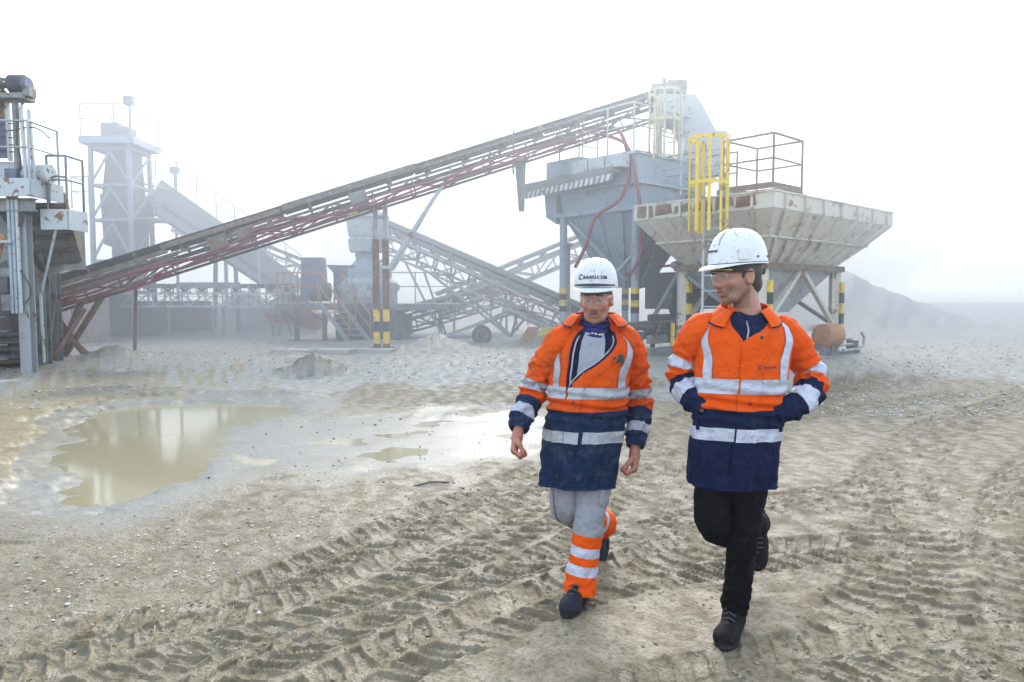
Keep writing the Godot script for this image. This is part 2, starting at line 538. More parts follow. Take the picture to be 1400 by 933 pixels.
func make_ground() -> void:
	n_big.seed = 3; n_big.frequency = 0.22; n_big.fractal_octaves = 2
	n_mid.seed = 8; n_mid.frequency = 1.1; n_mid.fractal_octaves = 3
	n_fine.seed = 15; n_fine.frequency = 6.5; n_fine.fractal_octaves = 3
	n_clod.seed = 21; n_clod.frequency = 17.0; n_clod.fractal_octaves = 2
	n_warp.seed = 5; n_warp.frequency = 1.4; n_warp.fractal_octaves = 2
	# [x, d, half width, half depth, height, roughness]
	heaps = [[-9.0, 16.0, 0.95, 0.7, 0.45, 2.0], [-3.75, 13.6, 0.8, 0.8, 0.36, 2.5], [-5.0, 16.2, 0.9, 0.5, 0.22, 2.0], [-7.6, 13.2, 1.5, 0.6, 0.13, 2.2], [-6.6, 11.6, 1.3, 0.7, 0.12, 2.2], [-7.2, 9.2, 1.7, 1.6, 0.13, 1.4], [-5.0, 6.2, 1.3, 1.2, 0.07, 1.6], [-1.9, 18.0, 1.3, 0.8, 0.42, 2.2], [1.2, 20.5, 1.3, 1.0, 0.5, 1.4], [-10.6, 29.0, 4.2, 3.0, 1.6, 0.5], [-8.0, 25.5, 1.6, 1.2, 0.5, 1.0], [-11.5, 25.0, 1.3, 1.0, 0.55, 1.0], [14.6, 32.5, 6.2, 6.2, 2.4, 0.35], [-3.4, 20.2, 2.6, 0.9, 0.12, 1.6], [0.9, 15.2, 3.2, 1.6, 0.08, 1.6]]
	lay_lane([[-2.75, 2.55], [-2.25, 3.15], [-1.5, 3.75], [-0.72, 5.0], [0.2, 6.5], [1.6, 8.6], [3.4, 10.6], [6.2, 12.8]], 0.235, 0.175, 0.044, 1.15)
	lay_lane([[-1.8, 2.5], [-1.2, 3.2], [-0.55, 3.75], [0.25, 4.75], [1.05, 6.1], [2.3, 7.9], [4.3, 9.8], [7.5, 11.6]], 0.235, 0.175, 0.041, -1.15)
	lay_lane([[-0.9, 2.6], [-0.35, 3.25], [0.45, 3.9], [1.35, 4.3], [2.3, 4.5], [4.0, 4.4]], 0.235, 0.175, 0.046, 1.2)
	lay_lane([[0.6, 4.2], [1.3, 4.9], [1.75, 6.0], [2.35, 7.4], [3.6, 9.6], [5.6, 12.0], [9.0, 14.5]], 0.33, 0.135, 0.038, 0.35)
	lay_lane([[1.1, 2.6], [1.75, 3.3], [2.4, 4.2], [2.9, 5.4], [3.9, 7.0], [5.6, 9.0], [8.6, 11.5]], 0.34, 0.15, 0.044, 0.4)
	lay_lane([[2.1, 2.7], [2.7, 3.5], [3.4, 4.6], [4.6, 6.2], [6.6, 8.2]], 0.32, 0.15, 0.044, 0.55)
	lay_lane([[-0.1, 2.4], [0.9, 2.95], [2.1, 3.25], [3.6, 3.2]], 0.235, 0.175, 0.028, 1.1)
	lay_lane([[-2.35, 2.45], [-1.75, 3.15], [-1.05, 3.72], [-0.25, 4.85], [0.62, 6.3], [1.9, 8.2]], 0.235, 0.175, 0.041, 1.1)
	lay_lane([[-1.3, 2.45], [-0.75, 3.2], [-0.05, 3.85], [0.8, 4.6], [1.9, 5.4], [3.4, 6.0]], 0.235, 0.175, 0.041, -1.1)
	# a fan of rings, finest where the eye is near the ground
	var radii := PackedFloat32Array([0.25, 0.8, 1.5, 2.0, 2.3, 2.5])
	var r := 2.6
	while r < 175.0:
		radii.append(r)
		r += 0.0079 if r < 3.4 else (minf(0.00068 * r * r, 0.05) if r < 13.5 else 0.22 + r * 0.035)
	var angles := PackedFloat32Array()
	var fa := -180.0
	while fa <= 180.01:
		angles.append(deg_to_rad(fa))
		var o := absf(fa)
		fa += 0.105 if o < 37.9 else (0.35 if o < 50.0 else 4.0)
	var nc := angles.size()
	var nr := radii.size()
	var pos := PackedVector3Array()
	var col := PackedColorArray()
	var idx := [PackedInt32Array(), PackedInt32Array(), PackedInt32Array()]
	var wets := PackedFloat32Array()
	wets.resize(nr * nc)
	pos.resize(nr * nc)
	col.resize(nr * nc)
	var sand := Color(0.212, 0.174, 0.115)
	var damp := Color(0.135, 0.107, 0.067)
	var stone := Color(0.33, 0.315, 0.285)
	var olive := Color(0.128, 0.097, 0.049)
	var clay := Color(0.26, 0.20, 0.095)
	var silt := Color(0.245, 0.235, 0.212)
	for i in nr:
		for j in nc:
			var x := sin(angles[j]) * radii[i]
			var d := cos(angles[j]) * radii[i]
			var g := ground_at(x, d)
			pos[i * nc + j] = Vector3(x, g.x, -d)
			wets[i * nc + j] = g.y + 0.25 * n_mid.get_noise_2d(x * 2.0 + 5.0, d * 2.0)
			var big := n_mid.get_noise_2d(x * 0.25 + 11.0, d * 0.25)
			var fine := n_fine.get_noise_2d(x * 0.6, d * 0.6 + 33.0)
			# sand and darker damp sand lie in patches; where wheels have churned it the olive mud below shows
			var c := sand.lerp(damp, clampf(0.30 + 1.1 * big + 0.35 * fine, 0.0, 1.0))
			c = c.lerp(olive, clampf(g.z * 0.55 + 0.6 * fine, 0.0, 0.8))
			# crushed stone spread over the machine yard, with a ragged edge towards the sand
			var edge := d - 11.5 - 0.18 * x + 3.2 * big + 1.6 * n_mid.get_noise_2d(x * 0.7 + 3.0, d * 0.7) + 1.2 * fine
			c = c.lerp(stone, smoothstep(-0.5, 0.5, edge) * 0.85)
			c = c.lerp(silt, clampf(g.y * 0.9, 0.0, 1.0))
			# yellow clay bank left of the puddle
			var bank := 1.25 - Vector2((x + 7.0) / 2.6, (d - 9.0) / 4.2).length() + 0.9 * fine + 0.5 * big
			c = c.lerp(clay, smoothstep(0.0, 0.35, bank) * 0.75 * (1.0 - 0.6 * g.y))
			for k in 5:
				var q = heaps[k]
				var e := Vector2((x - q[0]) / q[2], (d - q[1]) / q[3]).length()
				if e < 1.1: c = c.lerp(Color(0.13, 0.115, 0.09), clampf((1.05 - e) * 1.6 + 0.5 * fine, 0.0, 0.85))
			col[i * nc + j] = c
	for i in nr - 1:
		for j in nc - 1:
			var a := i * nc + j
			idx[2 if wets[a] > 0.6 else (1 if wets[a] > 0.25 else 0)].append_array(PackedInt32Array([a, a + nc, a + nc + 1, a, a + nc + 1, a + 1]))
	var nor := PackedVector3Array()
	nor.resize(nr * nc)
	for i in nr:
		for j in nc:
			var ru := pos[mini(i + 1, nr - 1) * nc + j] - pos[maxi(i - 1, 0) * nc + j]
			var ju := pos[i * nc + mini(j + 1, nc - 1)] - pos[i * nc + maxi(j - 1, 0)]
			var n := ju.cross(ru).normalized()
			nor[i * nc + j] = n if n.y > 0 else -n
	var arr := []
	arr.resize(Mesh.ARRAY_MAX)
	arr[Mesh.ARRAY_VERTEX] = pos
	arr[Mesh.ARRAY_NORMAL] = nor
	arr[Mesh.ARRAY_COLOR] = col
	var mesh := ArrayMesh.new()
	for k in 3:
		arr[Mesh.ARRAY_INDEX] = idx[k]
		mesh.add_surface_from_arrays(Mesh.PRIMITIVE_TRIANGLES, arr)
	var m := StandardMaterial3D.new()
	m.resource_name = "muddy sand"
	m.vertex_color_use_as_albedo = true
	m.albedo_texture = noise_tex(91, 0.03, [[0.0, Color(0.62, 0.6, 0.57)], [0.3, Color(0.82, 0.81, 0.79)], [0.55, Color(0.95, 0.95, 0.94)], [0.75, Color(1, 1, 1)], [1.0, Color(1, 1, 1)]], 7, 1024)
	m.roughness_texture = noise_tex(92, 0.01, [[0.0, Color(0.42, 0.42, 0.42)], [0.4, Color(0.62, 0.62, 0.62)], [0.7, Color(0.9, 0.9, 0.9)], [1.0, Color(0.97, 0.97, 0.97)]], 4, 512)
	m.normal_enabled = true
	m.normal_texture = normal_tex(93, 0.06, 9.0, 5, 1024)
	m.normal_scale = 0.7
	m.uv1_triplanar = true
	m.uv1_world_triplanar = true
	m.uv1_scale = Vector3.ONE * 0.9
	# the same soil, drier or soaked: only the gloss differs
	for k in 3:
		var mk: StandardMaterial3D = m.duplicate()
		if k > 0:
			mk.resource_name = ["", "damp silt", "soaked silt"][k]
			mk.roughness_texture = null
			mk.roughness = [1.0, 0.5, 0.38][k]
			mk.metallic_specular = [0.5, 0.35, 0.33][k]
			mk.normal_scale = [0.7, 0.35, 0.13][k]
		mesh.surface_set_material(k, mk)
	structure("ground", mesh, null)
	# muddy water standing in the hollow, meeting the ground wherever that dips below its level
	var st := begin(true)
	var q := [Vector3(-6.6, WATER, -12.0), Vector3(1.4, WATER, -12.0), Vector3(1.4, WATER, -5.0), Vector3(-6.6, WATER, -5.0)]
	quad(st, q[0], q[1], q[2], q[3])
	var wm := plain(lin(0.27, 0.23, 0.135), 0.08)
	wm.resource_name = "muddy water"
	wm.metallic_specular = 0.5
	structure("puddle_water", committed(st), wm)
	scatter_stones()

func stone_mesh(sd: int) -> ArrayMesh:
	var st := begin(false)
	var r := RandomNumberGenerator.new()
	r.seed = sd
	var base := SphereMesh.new()
	base.radial_segments = 7
	base.rings = 3
	base.radius = 0.5
	base.height = 1.0
	var a := base.get_mesh_arrays()
	var v: PackedVector3Array = a[Mesh.ARRAY_VERTEX]
	var jit := {}
	for i in a[Mesh.ARRAY_INDEX]:
		var p := v[i]
		var key := Vector3i((p * 100).round())
		if not jit.has(key): jit[key] = p * r.randf_range(0.7, 1.15)
		st.add_vertex(jit[key])
	return committed(st)

func scatter(called: String, label: String, n: int, sd: int, where: Callable, size: Vector2, tints: Array, flat := 0.6) -> void:
	var r := RandomNumberGenerator.new()
	r.seed = sd
	var mm := MultiMesh.new()
	mm.transform_format = MultiMesh.TRANSFORM_3D
	mm.use_colors = true
	mm.mesh = stone_mesh(sd)
	mm.instance_count = n
	for i in n:
		var p: Vector2 = where.call(r)
		var s := lerpf(size.x, size.y, pow(r.randf(), 3.0)) * (1.0 if p.y < 9.0 else 1.6)
		var b := Basis.from_euler(Vector3(r.randf() * TAU, r.randf() * TAU, r.randf() * TAU)) * Basis.from_scale(Vector3(s, s * r.randf_range(0.6, 1.0), s * r.randf_range(0.6, 1.0)))
		b = Basis.from_scale(Vector3(1, flat, 1)) * b
		mm.set_instance_transform(i, Transform3D(b, Vector3(p.x, ground_at(p.x, p.y).x + s * 0.12, -p.y)))
		mm.set_instance_color(i, tints[r.randi() % tints.size()])
	var o := MultiMeshInstance3D.new()
	o.name = numbered(called)
	o.multimesh = mm
	var m := plain(Color.WHITE, 0.8)
	m.vertex_color_use_as_albedo = true
	o.material_override = m
	add_child(o)
	tag(o, label, "", "", "stuff")

func scatter_stones() -> void:
	var warm := [Color(0.42, 0.33, 0.2), Color(0.4, 0.36, 0.3), Color(0.36, 0.24, 0.12), Color(0.3, 0.27, 0.23), Color(0.45, 0.42, 0.37), Color(0.16, 0.14, 0.115)]
	var grey := [Color(0.31, 0.30, 0.28), Color(0.35, 0.34, 0.31), Color(0.27, 0.255, 0.235), Color(0.38, 0.37, 0.34), Color(0.22, 0.21, 0.195)]
	var clods := [Color(0.2, 0.17, 0.12), Color(0.24, 0.2, 0.14), Color(0.14, 0.12, 0.09)]
	# the pebbly strip between the puddle and the tyre prints
	scatter("pebbles", "small warm coloured pebbles strewn over the sand in front of the puddle", 2600, 31, func(r):
		var t: float = r.randf()
		var c := Vector2(-3.6, 3.5).lerp(Vector2(0.3, 6.0), t)
		return c + Vector2(r.randfn() * 0.75, r.randfn() * 0.45), Vector2(0.005, 0.032), warm)
	scatter("gravel", "grey gravel covering the yard round the machines", 9000, 32, func(r):
		var d: float = 9.5 + 15.0 * pow(r.randf(), 1.2)
		var x: float = r.randf_range(-0.75, 0.8) * d
		return Vector2(x, d) if x > 0.6 or d > 12.5 or x < -5.8 else Vector2(x + 9.0, d), Vector2(0.008, 0.04), grey, 0.7)
	scatter("mud_clods", "crumbs of brown mud thrown up along the tyre prints", 3600, 33, func(r):
		var l = lanes[r.randi() % lanes.size()]
		var s = l.seg[r.randi() % l.seg.size()]
		var p: Vector2 = s[0].lerp(s[1], r.randf()) + Vector2(r.randfn(), r.randfn()) * 0.3
		return p, Vector2(0.004, 0.028), clods, 0.8)
	scatter("wet_stones", "dark stones and bits of mud lying in the wet silt", 260, 34, func(r):
		return Vector2(-1.7 + r.randfn() * 1.5, 7.8 + r.randfn() * 1.2), Vector2(0.006, 0.04), [Color(0.12, 0.11, 0.1), Color(0.2, 0.19, 0.17)])

func V(x: float, y: float, d: float) -> Vector3:
	return Vector3(x, y, -d)

# ---------- the steel station at the left edge ----------
func make_left_station() -> void:
	var t := thing("screening_station", "grey steel screening station on columns with railed deck at the left edge", "machine", V(-9.6, 0.1, 14.2))
	var g: Material = M.grey
	var p: Material = M.pale
	# columns on base plates
	for c in [[-9.14, 13.5, 3.42, 0.20], [-9.55, 14.6, 3.42, 0.18], [-10.9, 13.4, 3.42, 0.2], [-10.9, 14.6, 3.42, 0.2], [-9.75, 15.3, 2.9, 0.16]]:
		ibeam(t, "column", V(c[0], 0.12, c[1]), V(c[0], c[2], c[1]), c[3], c[3], M.galv if c[3] > 0.19 else g, Vector3.BACK)
		block(t, "base_plate", V(c[0], 0.12, c[1]), Vector3(0.36, 0.035, 0.36), M.mud)
	# short pale frame that stands in front of the columns
	for x in [-9.62, -10.35]:
		beam(t, "column", V(x, 0.05, 12.75), V(x, 1.78, 12.75), 0.2, 0.16, p, Vector3.BACK)
	beam(t, "cross_beam", V(-10.6, 1.86, 12.75), V(-9.2, 1.86, 12.75), 0.18, 0.15, p)
	beam(t, "cross_beam", V(-10.9, 2.06, 13.4), V(-9.14, 2.06, 13.4), 0.12, 0.16, g)
	ibeam(t, "cross_beam", V(-11.6, 3.3, 13.35), V(-8.8, 3.3, 13.35), 0.14, 0.24, g)
	ibeam(t, "cross_beam", V(-11.6, 3.3, 14.1), V(-8.8, 3.3, 14.1), 0.14, 0.24, g)
	ibeam(t, "cross_beam", V(-9.1, 3.28, 13.45), V(-9.1, 3.28, 14.05), 0.14, 0.22, g)
	# deck with pale fascia
	for k in 6:
		var x := -11.6 + k * 0.55
		block(t, "deck_plate", V(x + 0.27 - 0.5, 3.6, 13.7), Vector3(0.54, 0.04, 0.95), M.dark)
	beam(t, "fascia", V(-11.7, 3.6, 13.18), V(-8.78, 3.6, 13.18), 0.03, 0.33, p)
	beam(t, "fascia", V(-8.78, 3.6, 13.2), V(-8.78, 3.6, 14.15), 0.03, 0.33, p)
	railing(t, [V(-11.6, 3.76, 13.25), V(-8.82, 3.76, 13.25), V(-8.82, 3.76, 14.1)], 1.05, M.galv, 0.022, 1.05, false)
	for q in [[-8.80, 13.35], [-8.9, 13.28]]: beam(t, "gate_post", V(q[0], 3.7, q[1]), V(q[0] - 0.05, 5.1 - (q[1] - 13.28), q[1]), 0.05, 0.05, p)
	# lower landing to the right with its own rails
	block(t, "landing", V(-8.6, 3.18, 13.9), Vector3(0.5, 0.05, 0.6), g)
	beam(t, "landing_edge", V(-8.86, 3.06, 13.58), V(-8.36, 3.06, 13.58), 0.03, 0.38, p)
	beam(t, "landing_edge", V(-8.36, 3.06, 13.6), V(-8.36, 3.06, 14.2), 0.03, 0.38, p)
	railing(t, [V(-8.74, 3.25, 13.62), V(-8.38, 3.25, 13.62), V(-8.38, 3.25, 14.15)], 1.0, g, 0.022, 1.0, false)
	tube(t, "bent_rail", [V(-8.7, 3.35, 13.6), V(-8.67, 3.75, 13.6), V(-8.6, 3.86, 13.6), V(-8.4, 3.85, 13.6)], 0.02, g)
	# ribbed tray that hangs below the deck, seen from below
	var a := V(-9.25, 3.38, 13.7)
	var b := V(-8.5, 3.38, 13.7)
	var c := V(-8.75, 2.3, 14.6)
	var d := V(-9.4, 2.25, 14.6)
	plate(t, "tray", [a, b, c, d], 0.03, g)
	for k in 5:
		var f := 0.06 + k * 0.22
		beam(t, "tray_rib", a.lerp(d, f) + Vector3(0, -0.05, 0.02), b.lerp(c, f) + Vector3(0, -0.05, 0.02), 0.05, 0.07, M.dark)
	plate(t, "tray_side", [b + V(0.02, 0, 0), c + V(0.02, 0, 0), c + V(0.02, 0.34, 0), b + V(0.02, 0.2, 0)], 0.02, M.mud)
	tube(t, "tray_frame", [V(-9.1, 3.3, 13.6), V(-8.95, 3.05, 13.7), V(-8.7, 3.05, 13.7), V(-8.6, 3.25, 13.6)], 0.022, M.dark)
	# braces and the long diagonal pipe
	pipe(t, "brace", V(-9.2, 1.62, 14.0), V(-8.55, 3.05, 13.6), 0.024, p)
	pipe(t, "brace", V(-9.25, 0.3, 14.1), V(-9.2, 1.62, 14.0), 0.03, p)
	angle(t, "brace", V(-9.9, 2.1, 14.2), V(-9.15, 3.2, 14.2), 0.09, M.dark)
	angle(t, "brace", V(-9.3, 2.1, 14.3), V(-10.1, 3.3, 14.3), 0.09, M.dark)
	angle(t, "brace", V(-9.55, 0.3, 14.6), V(-9.75, 1.7, 15.3), 0.08, g)
	beam(t, "brace", V(-9.75, 0.35, 15.2), V(-9.3, 1.35, 15.6), 0.09, 0.09, M.rust)
	beam(t, "brace", V(-9.35, 0.3, 15.8), V(-9.9, 1.2, 15.2), 0.08, 0.08, M.rust)
	# cladding, chute and ducts inside the frame
	plate(t, "chute_wall", [V(-10.9, 3.25, 14.5), V(-9.35, 3.25, 14.5), V(-9.3, 2.15, 14.9), V(-10.6, 1.55, 14.9)], 0.03, p)
	plate(t, "chute_wall", [V(-9.35, 3.25, 14.5), V(-9.2, 3.2, 15.5), V(-9.2, 2.2, 15.5), V(-9.3, 2.15, 14.9)], 0.03, g)
	loft_part(t, "discharge_box", [V(-10.9, 0.3, 13.9), V(-9.75, 0.3, 13.9), V(-9.75, 0.3, 15.0), V(-10.9, 0.3, 15.0)], [V(-10.7, 1.7, 14.0), V(-9.85, 1.7, 14.0), V(-9.85, 1.7, 14.9), V(-10.7, 1.7, 14.9)], M.dark)
	for k in 4: pipe(t, "roller", V(-10.5, 0.45 + k * 0.14, 13.75), V(-9.25, 0.45 + k * 0.14, 13.75), 0.05, M.dark)
	plate(t, "torn_guard", [V(-9.75, 2.2, 13.45), V(-9.6, 2.2, 13.45), V(-9.45, 2.75, 13.45), V(-9.55, 2.8, 13.45)], 0.02, M.orange)
	for k in 3: pipe(t, "duct", V(-9.28 + k * 0.075, 1.3, 13.32), V(-9.28 + k * 0.075, 3.45, 13.32), 0.032, M.steelblue if k < 2 else p)
	tube(t, "cable_loop", [V(-9.5, 1.85, 12.66), V(-9.28, 1.8, 12.7), V(-9.26, 1.3, 12.7), V(-9.42, 0.95, 12.66), V(-9.55, 1.1, 12.65)], 0.013, M.white)
	tube(t, "cable_loop", [V(-9.1, 2.1, 13.3), V(-8.98, 1.75, 13.4), V(-9.06, 1.5, 13.35), V(-9.2, 1.6, 13.3)], 0.012, M.cable)
	# machine on the deck: housing, panels, shaft, motor and gear
	loft_part(t, "housing", [V(-11.6, 3.65, 13.6), V(-9.1, 3.65, 13.6), V(-9.1, 3.65, 14.1), V(-11.6, 3.65, 14.1)], [V(-11.6, 4.2, 13.7), V(-9.4, 4.15, 13.7), V(-9.4, 4.15, 14.1), V(-11.6, 4.2, 14.1)], p)
	plate(t, "mesh_panel", [V(-10.4, 4.2, 13.62), V(-9.42, 4.2, 13.62), V(-9.45, 4.95, 13.62), V(-10.4, 5.0, 13.62)], 0.03, M.navy)
	for k in 3: beam(t, "panel_bar", V(-10.4, 4.35 + k * 0.24, 13.59), V(-9.42, 4.35 + k * 0.24, 13.59), 0.02, 0.03, M.dark)
	beam(t, "panel_frame", V(-9.4, 4.15, 13.6), V(-9.42, 5.25, 13.6), 0.08, 0.05, p)
	beam(t, "panel_frame", V(-9.3, 4.2, 13.62), V(-9.3, 4.9, 13.62), 0.06, 0.05, M.rust)
	plate(t, "top_chute", [V(-10.4, 5.0, 13.6), V(-9.42, 4.95, 13.6), V(-9.5, 5.3, 13.7), V(-10.4, 5.5, 13.7)], 0.03, M.mud)
	pipe(t, "post", V(-9.2, 3.9, 13.5), V(-9.2, 5.3, 13.5), 0.055, M.grey)
	beam(t, "motor_bracket", V(-9.7, 5.28, 13.5), V(-8.95, 5.28, 13.5), 0.4, 0.09, g)
	lathe(t, "motor", [Vector2(0.001, 0), Vector2(0.12, 0), Vector2(0.16, 0.04), Vector2(0.16, 0.3), Vector2(0.13, 0.36), Vector2(0.001, 0.36)], V(-9.28, 5.52, 13.5), M.navy, Vector3.RIGHT, 16)
	for k in 8: lathe(t, "cooling_fin", [Vector2(0.001, 0), Vector2(0.175, 0), Vector2(0.175, 0.012), Vector2(0.001, 0.012)], V(-9.25 + k * 0.035, 5.52, 13.5), M.dark, Vector3.RIGHT, 16)
	block(t, "terminal_box", V(-8.93, 5.38, 13.5), Vector3(0.13, 0.17, 0.2), M.grey)
	lathe(t, "coupling", [Vector2(0.001, 0), Vector2(0.1, 0), Vector2(0.13, 0.05), Vector2(0.13, 0.1), Vector2(0.05, 0.16), Vector2(0.05, 0.24), Vector2(0.001, 0.24)], V(-9.56, 5.52, 13.5), M.dark, Vector3.RIGHT, 10)
	for k in 6:
		var an := TAU * k / 6
		block(t, "coupling_bolt", V(-9.47, 5.52 + sin(an) * 0.13, 13.5 - cos(an) * 0.13), Vector3(0.12, 0.05, 0.05), M.dark)
	lathe(t, "pulley_guard", [Vector2(0.001, 0), Vector2(0.5, 0), Vector2(0.5, 0.12), Vector2(0.001, 0.12)], V(-9.98, 5.6, 13.6), g, Vector3.RIGHT, 24)
	tube(t, "power_cable", [V(-8.95, 5.3, 13.45), V(-9.06, 5.0, 13.4), V(-9.12, 4.5, 13.4), V(-9.08, 4.1, 13.4), V(-9.15, 3.85, 13.45)], 0.024, M.cable)
	tube(t, "power_cable", [V(-10.4, 4.72, 13.4), V(-9.3, 4.65, 13.35), V(-8.75, 4.7, 13.3), V(-8.45, 4.5, 13.3)], 0.012, M.cable)
	lathe(t, "drum", [Vector2(0.001, 0), Vector2(0.16, 0), Vector2(0.18, 0.03), Vector2(0.18, 0.5), Vector2(0.001, 0.5)], V(-9.15, 3.9, 13.6), p, Vector3.RIGHT, 18)
	block(t, "gearbox", V(-9.22, 3.86, 13.42), Vector3(0.22, 0.2, 0.2), M.navy)
	# dark sheets added as interior shade, cable tray, hanging cables and small fittings
	for k in 7: plate(t, "shade_sheet", [V(-11.4 + k * 0.27, 0.25, 14.75), V(-11.15 + k * 0.27, 0.25, 14.72), V(-11.15 + k * 0.27, 3.3, 14.72), V(-11.4 + k * 0.27, 3.3, 14.75)], 0.02, M.dark if k % 3 else M.grey)
	for k in 5: beam(t, "step", V(-9.9, 0.45 + k * 0.26, 13.3), V(-9.45, 0.45 + k * 0.26, 13.3), 0.16, 0.03, M.grey)
	beam(t, "cable_tray", V(-11.2, 2.62, 13.3), V(-9.2, 2.62, 13.3), 0.14, 0.05, M.galv)
	for k in 4: tube(t, "power_cable", [V(-10.9 + k * 0.35, 2.6, 13.28), V(-10.75 + k * 0.35, 2.25 - 0.06 * k, 13.26), V(-10.55 + k * 0.35, 2.6, 13.28)], 0.014, M.cable)
	for k in 3: angle(t, "bracket", V(-9.0 - k * 0.6, 3.18, 13.3), V(-9.2 - k * 0.6, 2.75, 13.35), 0.06, M.dark)
	block(t, "switch_box", V(-9.38, 1.5, 13.36), Vector3(0.2, 0.3, 0.12), M.grey)
	block(t, "junction_box", V(-9.75, 2.3, 13.3), Vector3(0.22, 0.22, 0.12), M.pale)
	beam(t, "guard_rail", V(-10.4, 1.05, 12.7), V(-9.3, 1.05, 12.7), 0.04, 0.08, M.rust)
	for k in 5: beam(t, "panel_bar", V(-9.36 + k * 0.001, 4.3 + k * 0.13, 13.52), V(-9.24, 4.3 + k * 0.13, 13.52), 0.02, 0.02, M.dark)
	for k in 6: block(t, "bolt", V(-11.0 + k * 0.42, 3.6, 13.155), Vector3(0.03, 0.03, 0.02), M.rust)
	# red hose at the edge of the picture
	var h := thing("red_hose", "thick red hose hanging off the pale post at the left edge", "hose", V(-9.7, 0.1, 12.6))
	tube(h, "hose", [V(-10.1, 1.35, 12.5), V(-9.72, 1.3, 12.52), V(-9.55, 1.1, 12.5), V(-9.5, 0.6, 12.5), V(-9.62, 0.2, 12.55), V(-10.0, 0.12, 12.6)], 0.045, M.hose)
	var h2 := thing("cable_run", "thin grey cable looped beside the red hose at the left edge", "cable", V(-9.7, 0.1, 12.6))
	tube(h2, "cable", [V(-9.62, 1.7, 12.6), V(-9.48, 1.2, 12.5), V(-9.42, 0.6, 12.5), V(-9.55, 0.15, 12.5), V(-9.9, 0.06, 12.5)], 0.02, M.cable)
	# broken slab in front
	var s := thing("concrete_slab", "broken pale concrete slab lying by the left station's foot", "slab", V(-9.3, 0.02, 12.6))
	prism(s, "slab", [V(-10.6, 0.04, 12.2), V(-9.0, 0.04, 12.35), V(-8.8, 0.04, 12.9), V(-10.4, 0.04, 12.9)], Vector3(0, 0.08, 0), M.concrete)

func loft_part(parent: Node3D, called: String, low: Array, high: Array, m: Material, capped := true) -> MeshInstance3D:
	var l := []
	var h := []
	for q in low: l.append(q - org[parent])
	for q in high: h.append(q - org[parent])
	return put(parent, called, loft_solid([l, h], capped), m)

# ---------- a lattice-girder belt conveyor between two bottom-chord ends ----------
func conveyor(t: Node3D, a: Vector3, b: Vector3, o: Dictionary) -> void:
	var ax := (b - a).normalized()
	var side := ax.cross(Vector3.UP).normalized()
	var up := side.cross(ax).normalized()
	var wide: float = o.get("wide", 0.8)
	var high: float = o.get("high", 0.55)
	var bay: float = o.get("bay", 0.95)
	var m: Material = o.get("m", M.grey)
	var m2: Material = o.get("m2", m)
	var w: float = o.get("chord", 0.08)
	var n := maxi(2, roundi((b - a).length() / bay))
	var L := (b - a).length()
	for s in [-1, 1]:
		var off: Vector3 = side * s * wide * 0.5
		angle(t, "bottom_chord", a + off, b + off, w, m2, up)
		angle(t, "top_chord", a + off + up * high, b + off + up * high, w, m, up)
		for k in n:
			var p := a.lerp(b, float(k) / n) + off
			var q := a.lerp(b, float(k + 1) / n) + off
			angle(t, "upright", p, p + up * high, w * 0.7, m, ax)
			if k % 2 == 0: angle(t, "diagonal", p, q + up * high, w * 0.6, m, up)
			else: angle(t, "diagonal", p + up * high, q, w * 0.6, m, up)
		angle(t, "upright", b + off, b + off + up * high, w * 0.7, m, ax)
	for k in n + 1:
		var p := a.lerp(b, float(k) / n)
		angle(t, "cross_tie", p - side * wide * 0.5, p + side * wide * 0.5, w * 0.7, m2, up)
	# belt: carrying run on troughed rollers, return run inside the girder
	var top := high + 0.22
	if o.get("belt", true):
		for k in n:
			var p := a.lerp(b, (k + 0.5) / n) + up * (high + 0.06)
			beam(t, "roller_bracket", p - side * wide * 0.5, p + side * wide * 0.5, 0.06, 0.05, m, up)
			for s in [-1, 1]:
				pipe(t, "roller", p + side * s * wide * 0.16 + up * 0.07, p + side * s * wide * 0.5 + up * 0.2, 0.05, M.dark)
				beam(t, "roller_stand", p + side * s * wide * 0.5 - up * 0.06, p + side * s * wide * 0.52 + up * 0.22, 0.05, 0.03, m2, ax)
			pipe(t, "roller", p - side * wide * 0.16 + up * 0.06, p + side * wide * 0.16 + up * 0.06, 0.05, M.dark)
		var sec := [Vector2(-0.5, 0.25), Vector2(-0.17, 0.12), Vector2(0.17, 0.12), Vector2(0.5, 0.25), Vector2(0.5, 0.262), Vector2(0.17, 0.132), Vector2(-0.17, 0.132), Vector2(-0.5, 0.262)]
		var r0 := []
		var r1 := []
		for q in sec:
			var off: Vector3 = side * q.x * wide + up * (high + q.y + 0.06) - org[t]
			r0.append(a + off)
			r1.append(b + off)
		put(t, "belt", loft_solid([r0, r1]), M.belt)
		beam(t, "return_belt", a + up * high * 0.8, b + up * high * 0.8, wide * 0.85, 0.014, M.belt, up)
		for e in [a, b]: pipe(t, "end_drum", e - side * wide * 0.5 + up * (high * 0.72), e + side * wide * 0.5 + up * (high * 0.72), high * 0.36, M.dark)

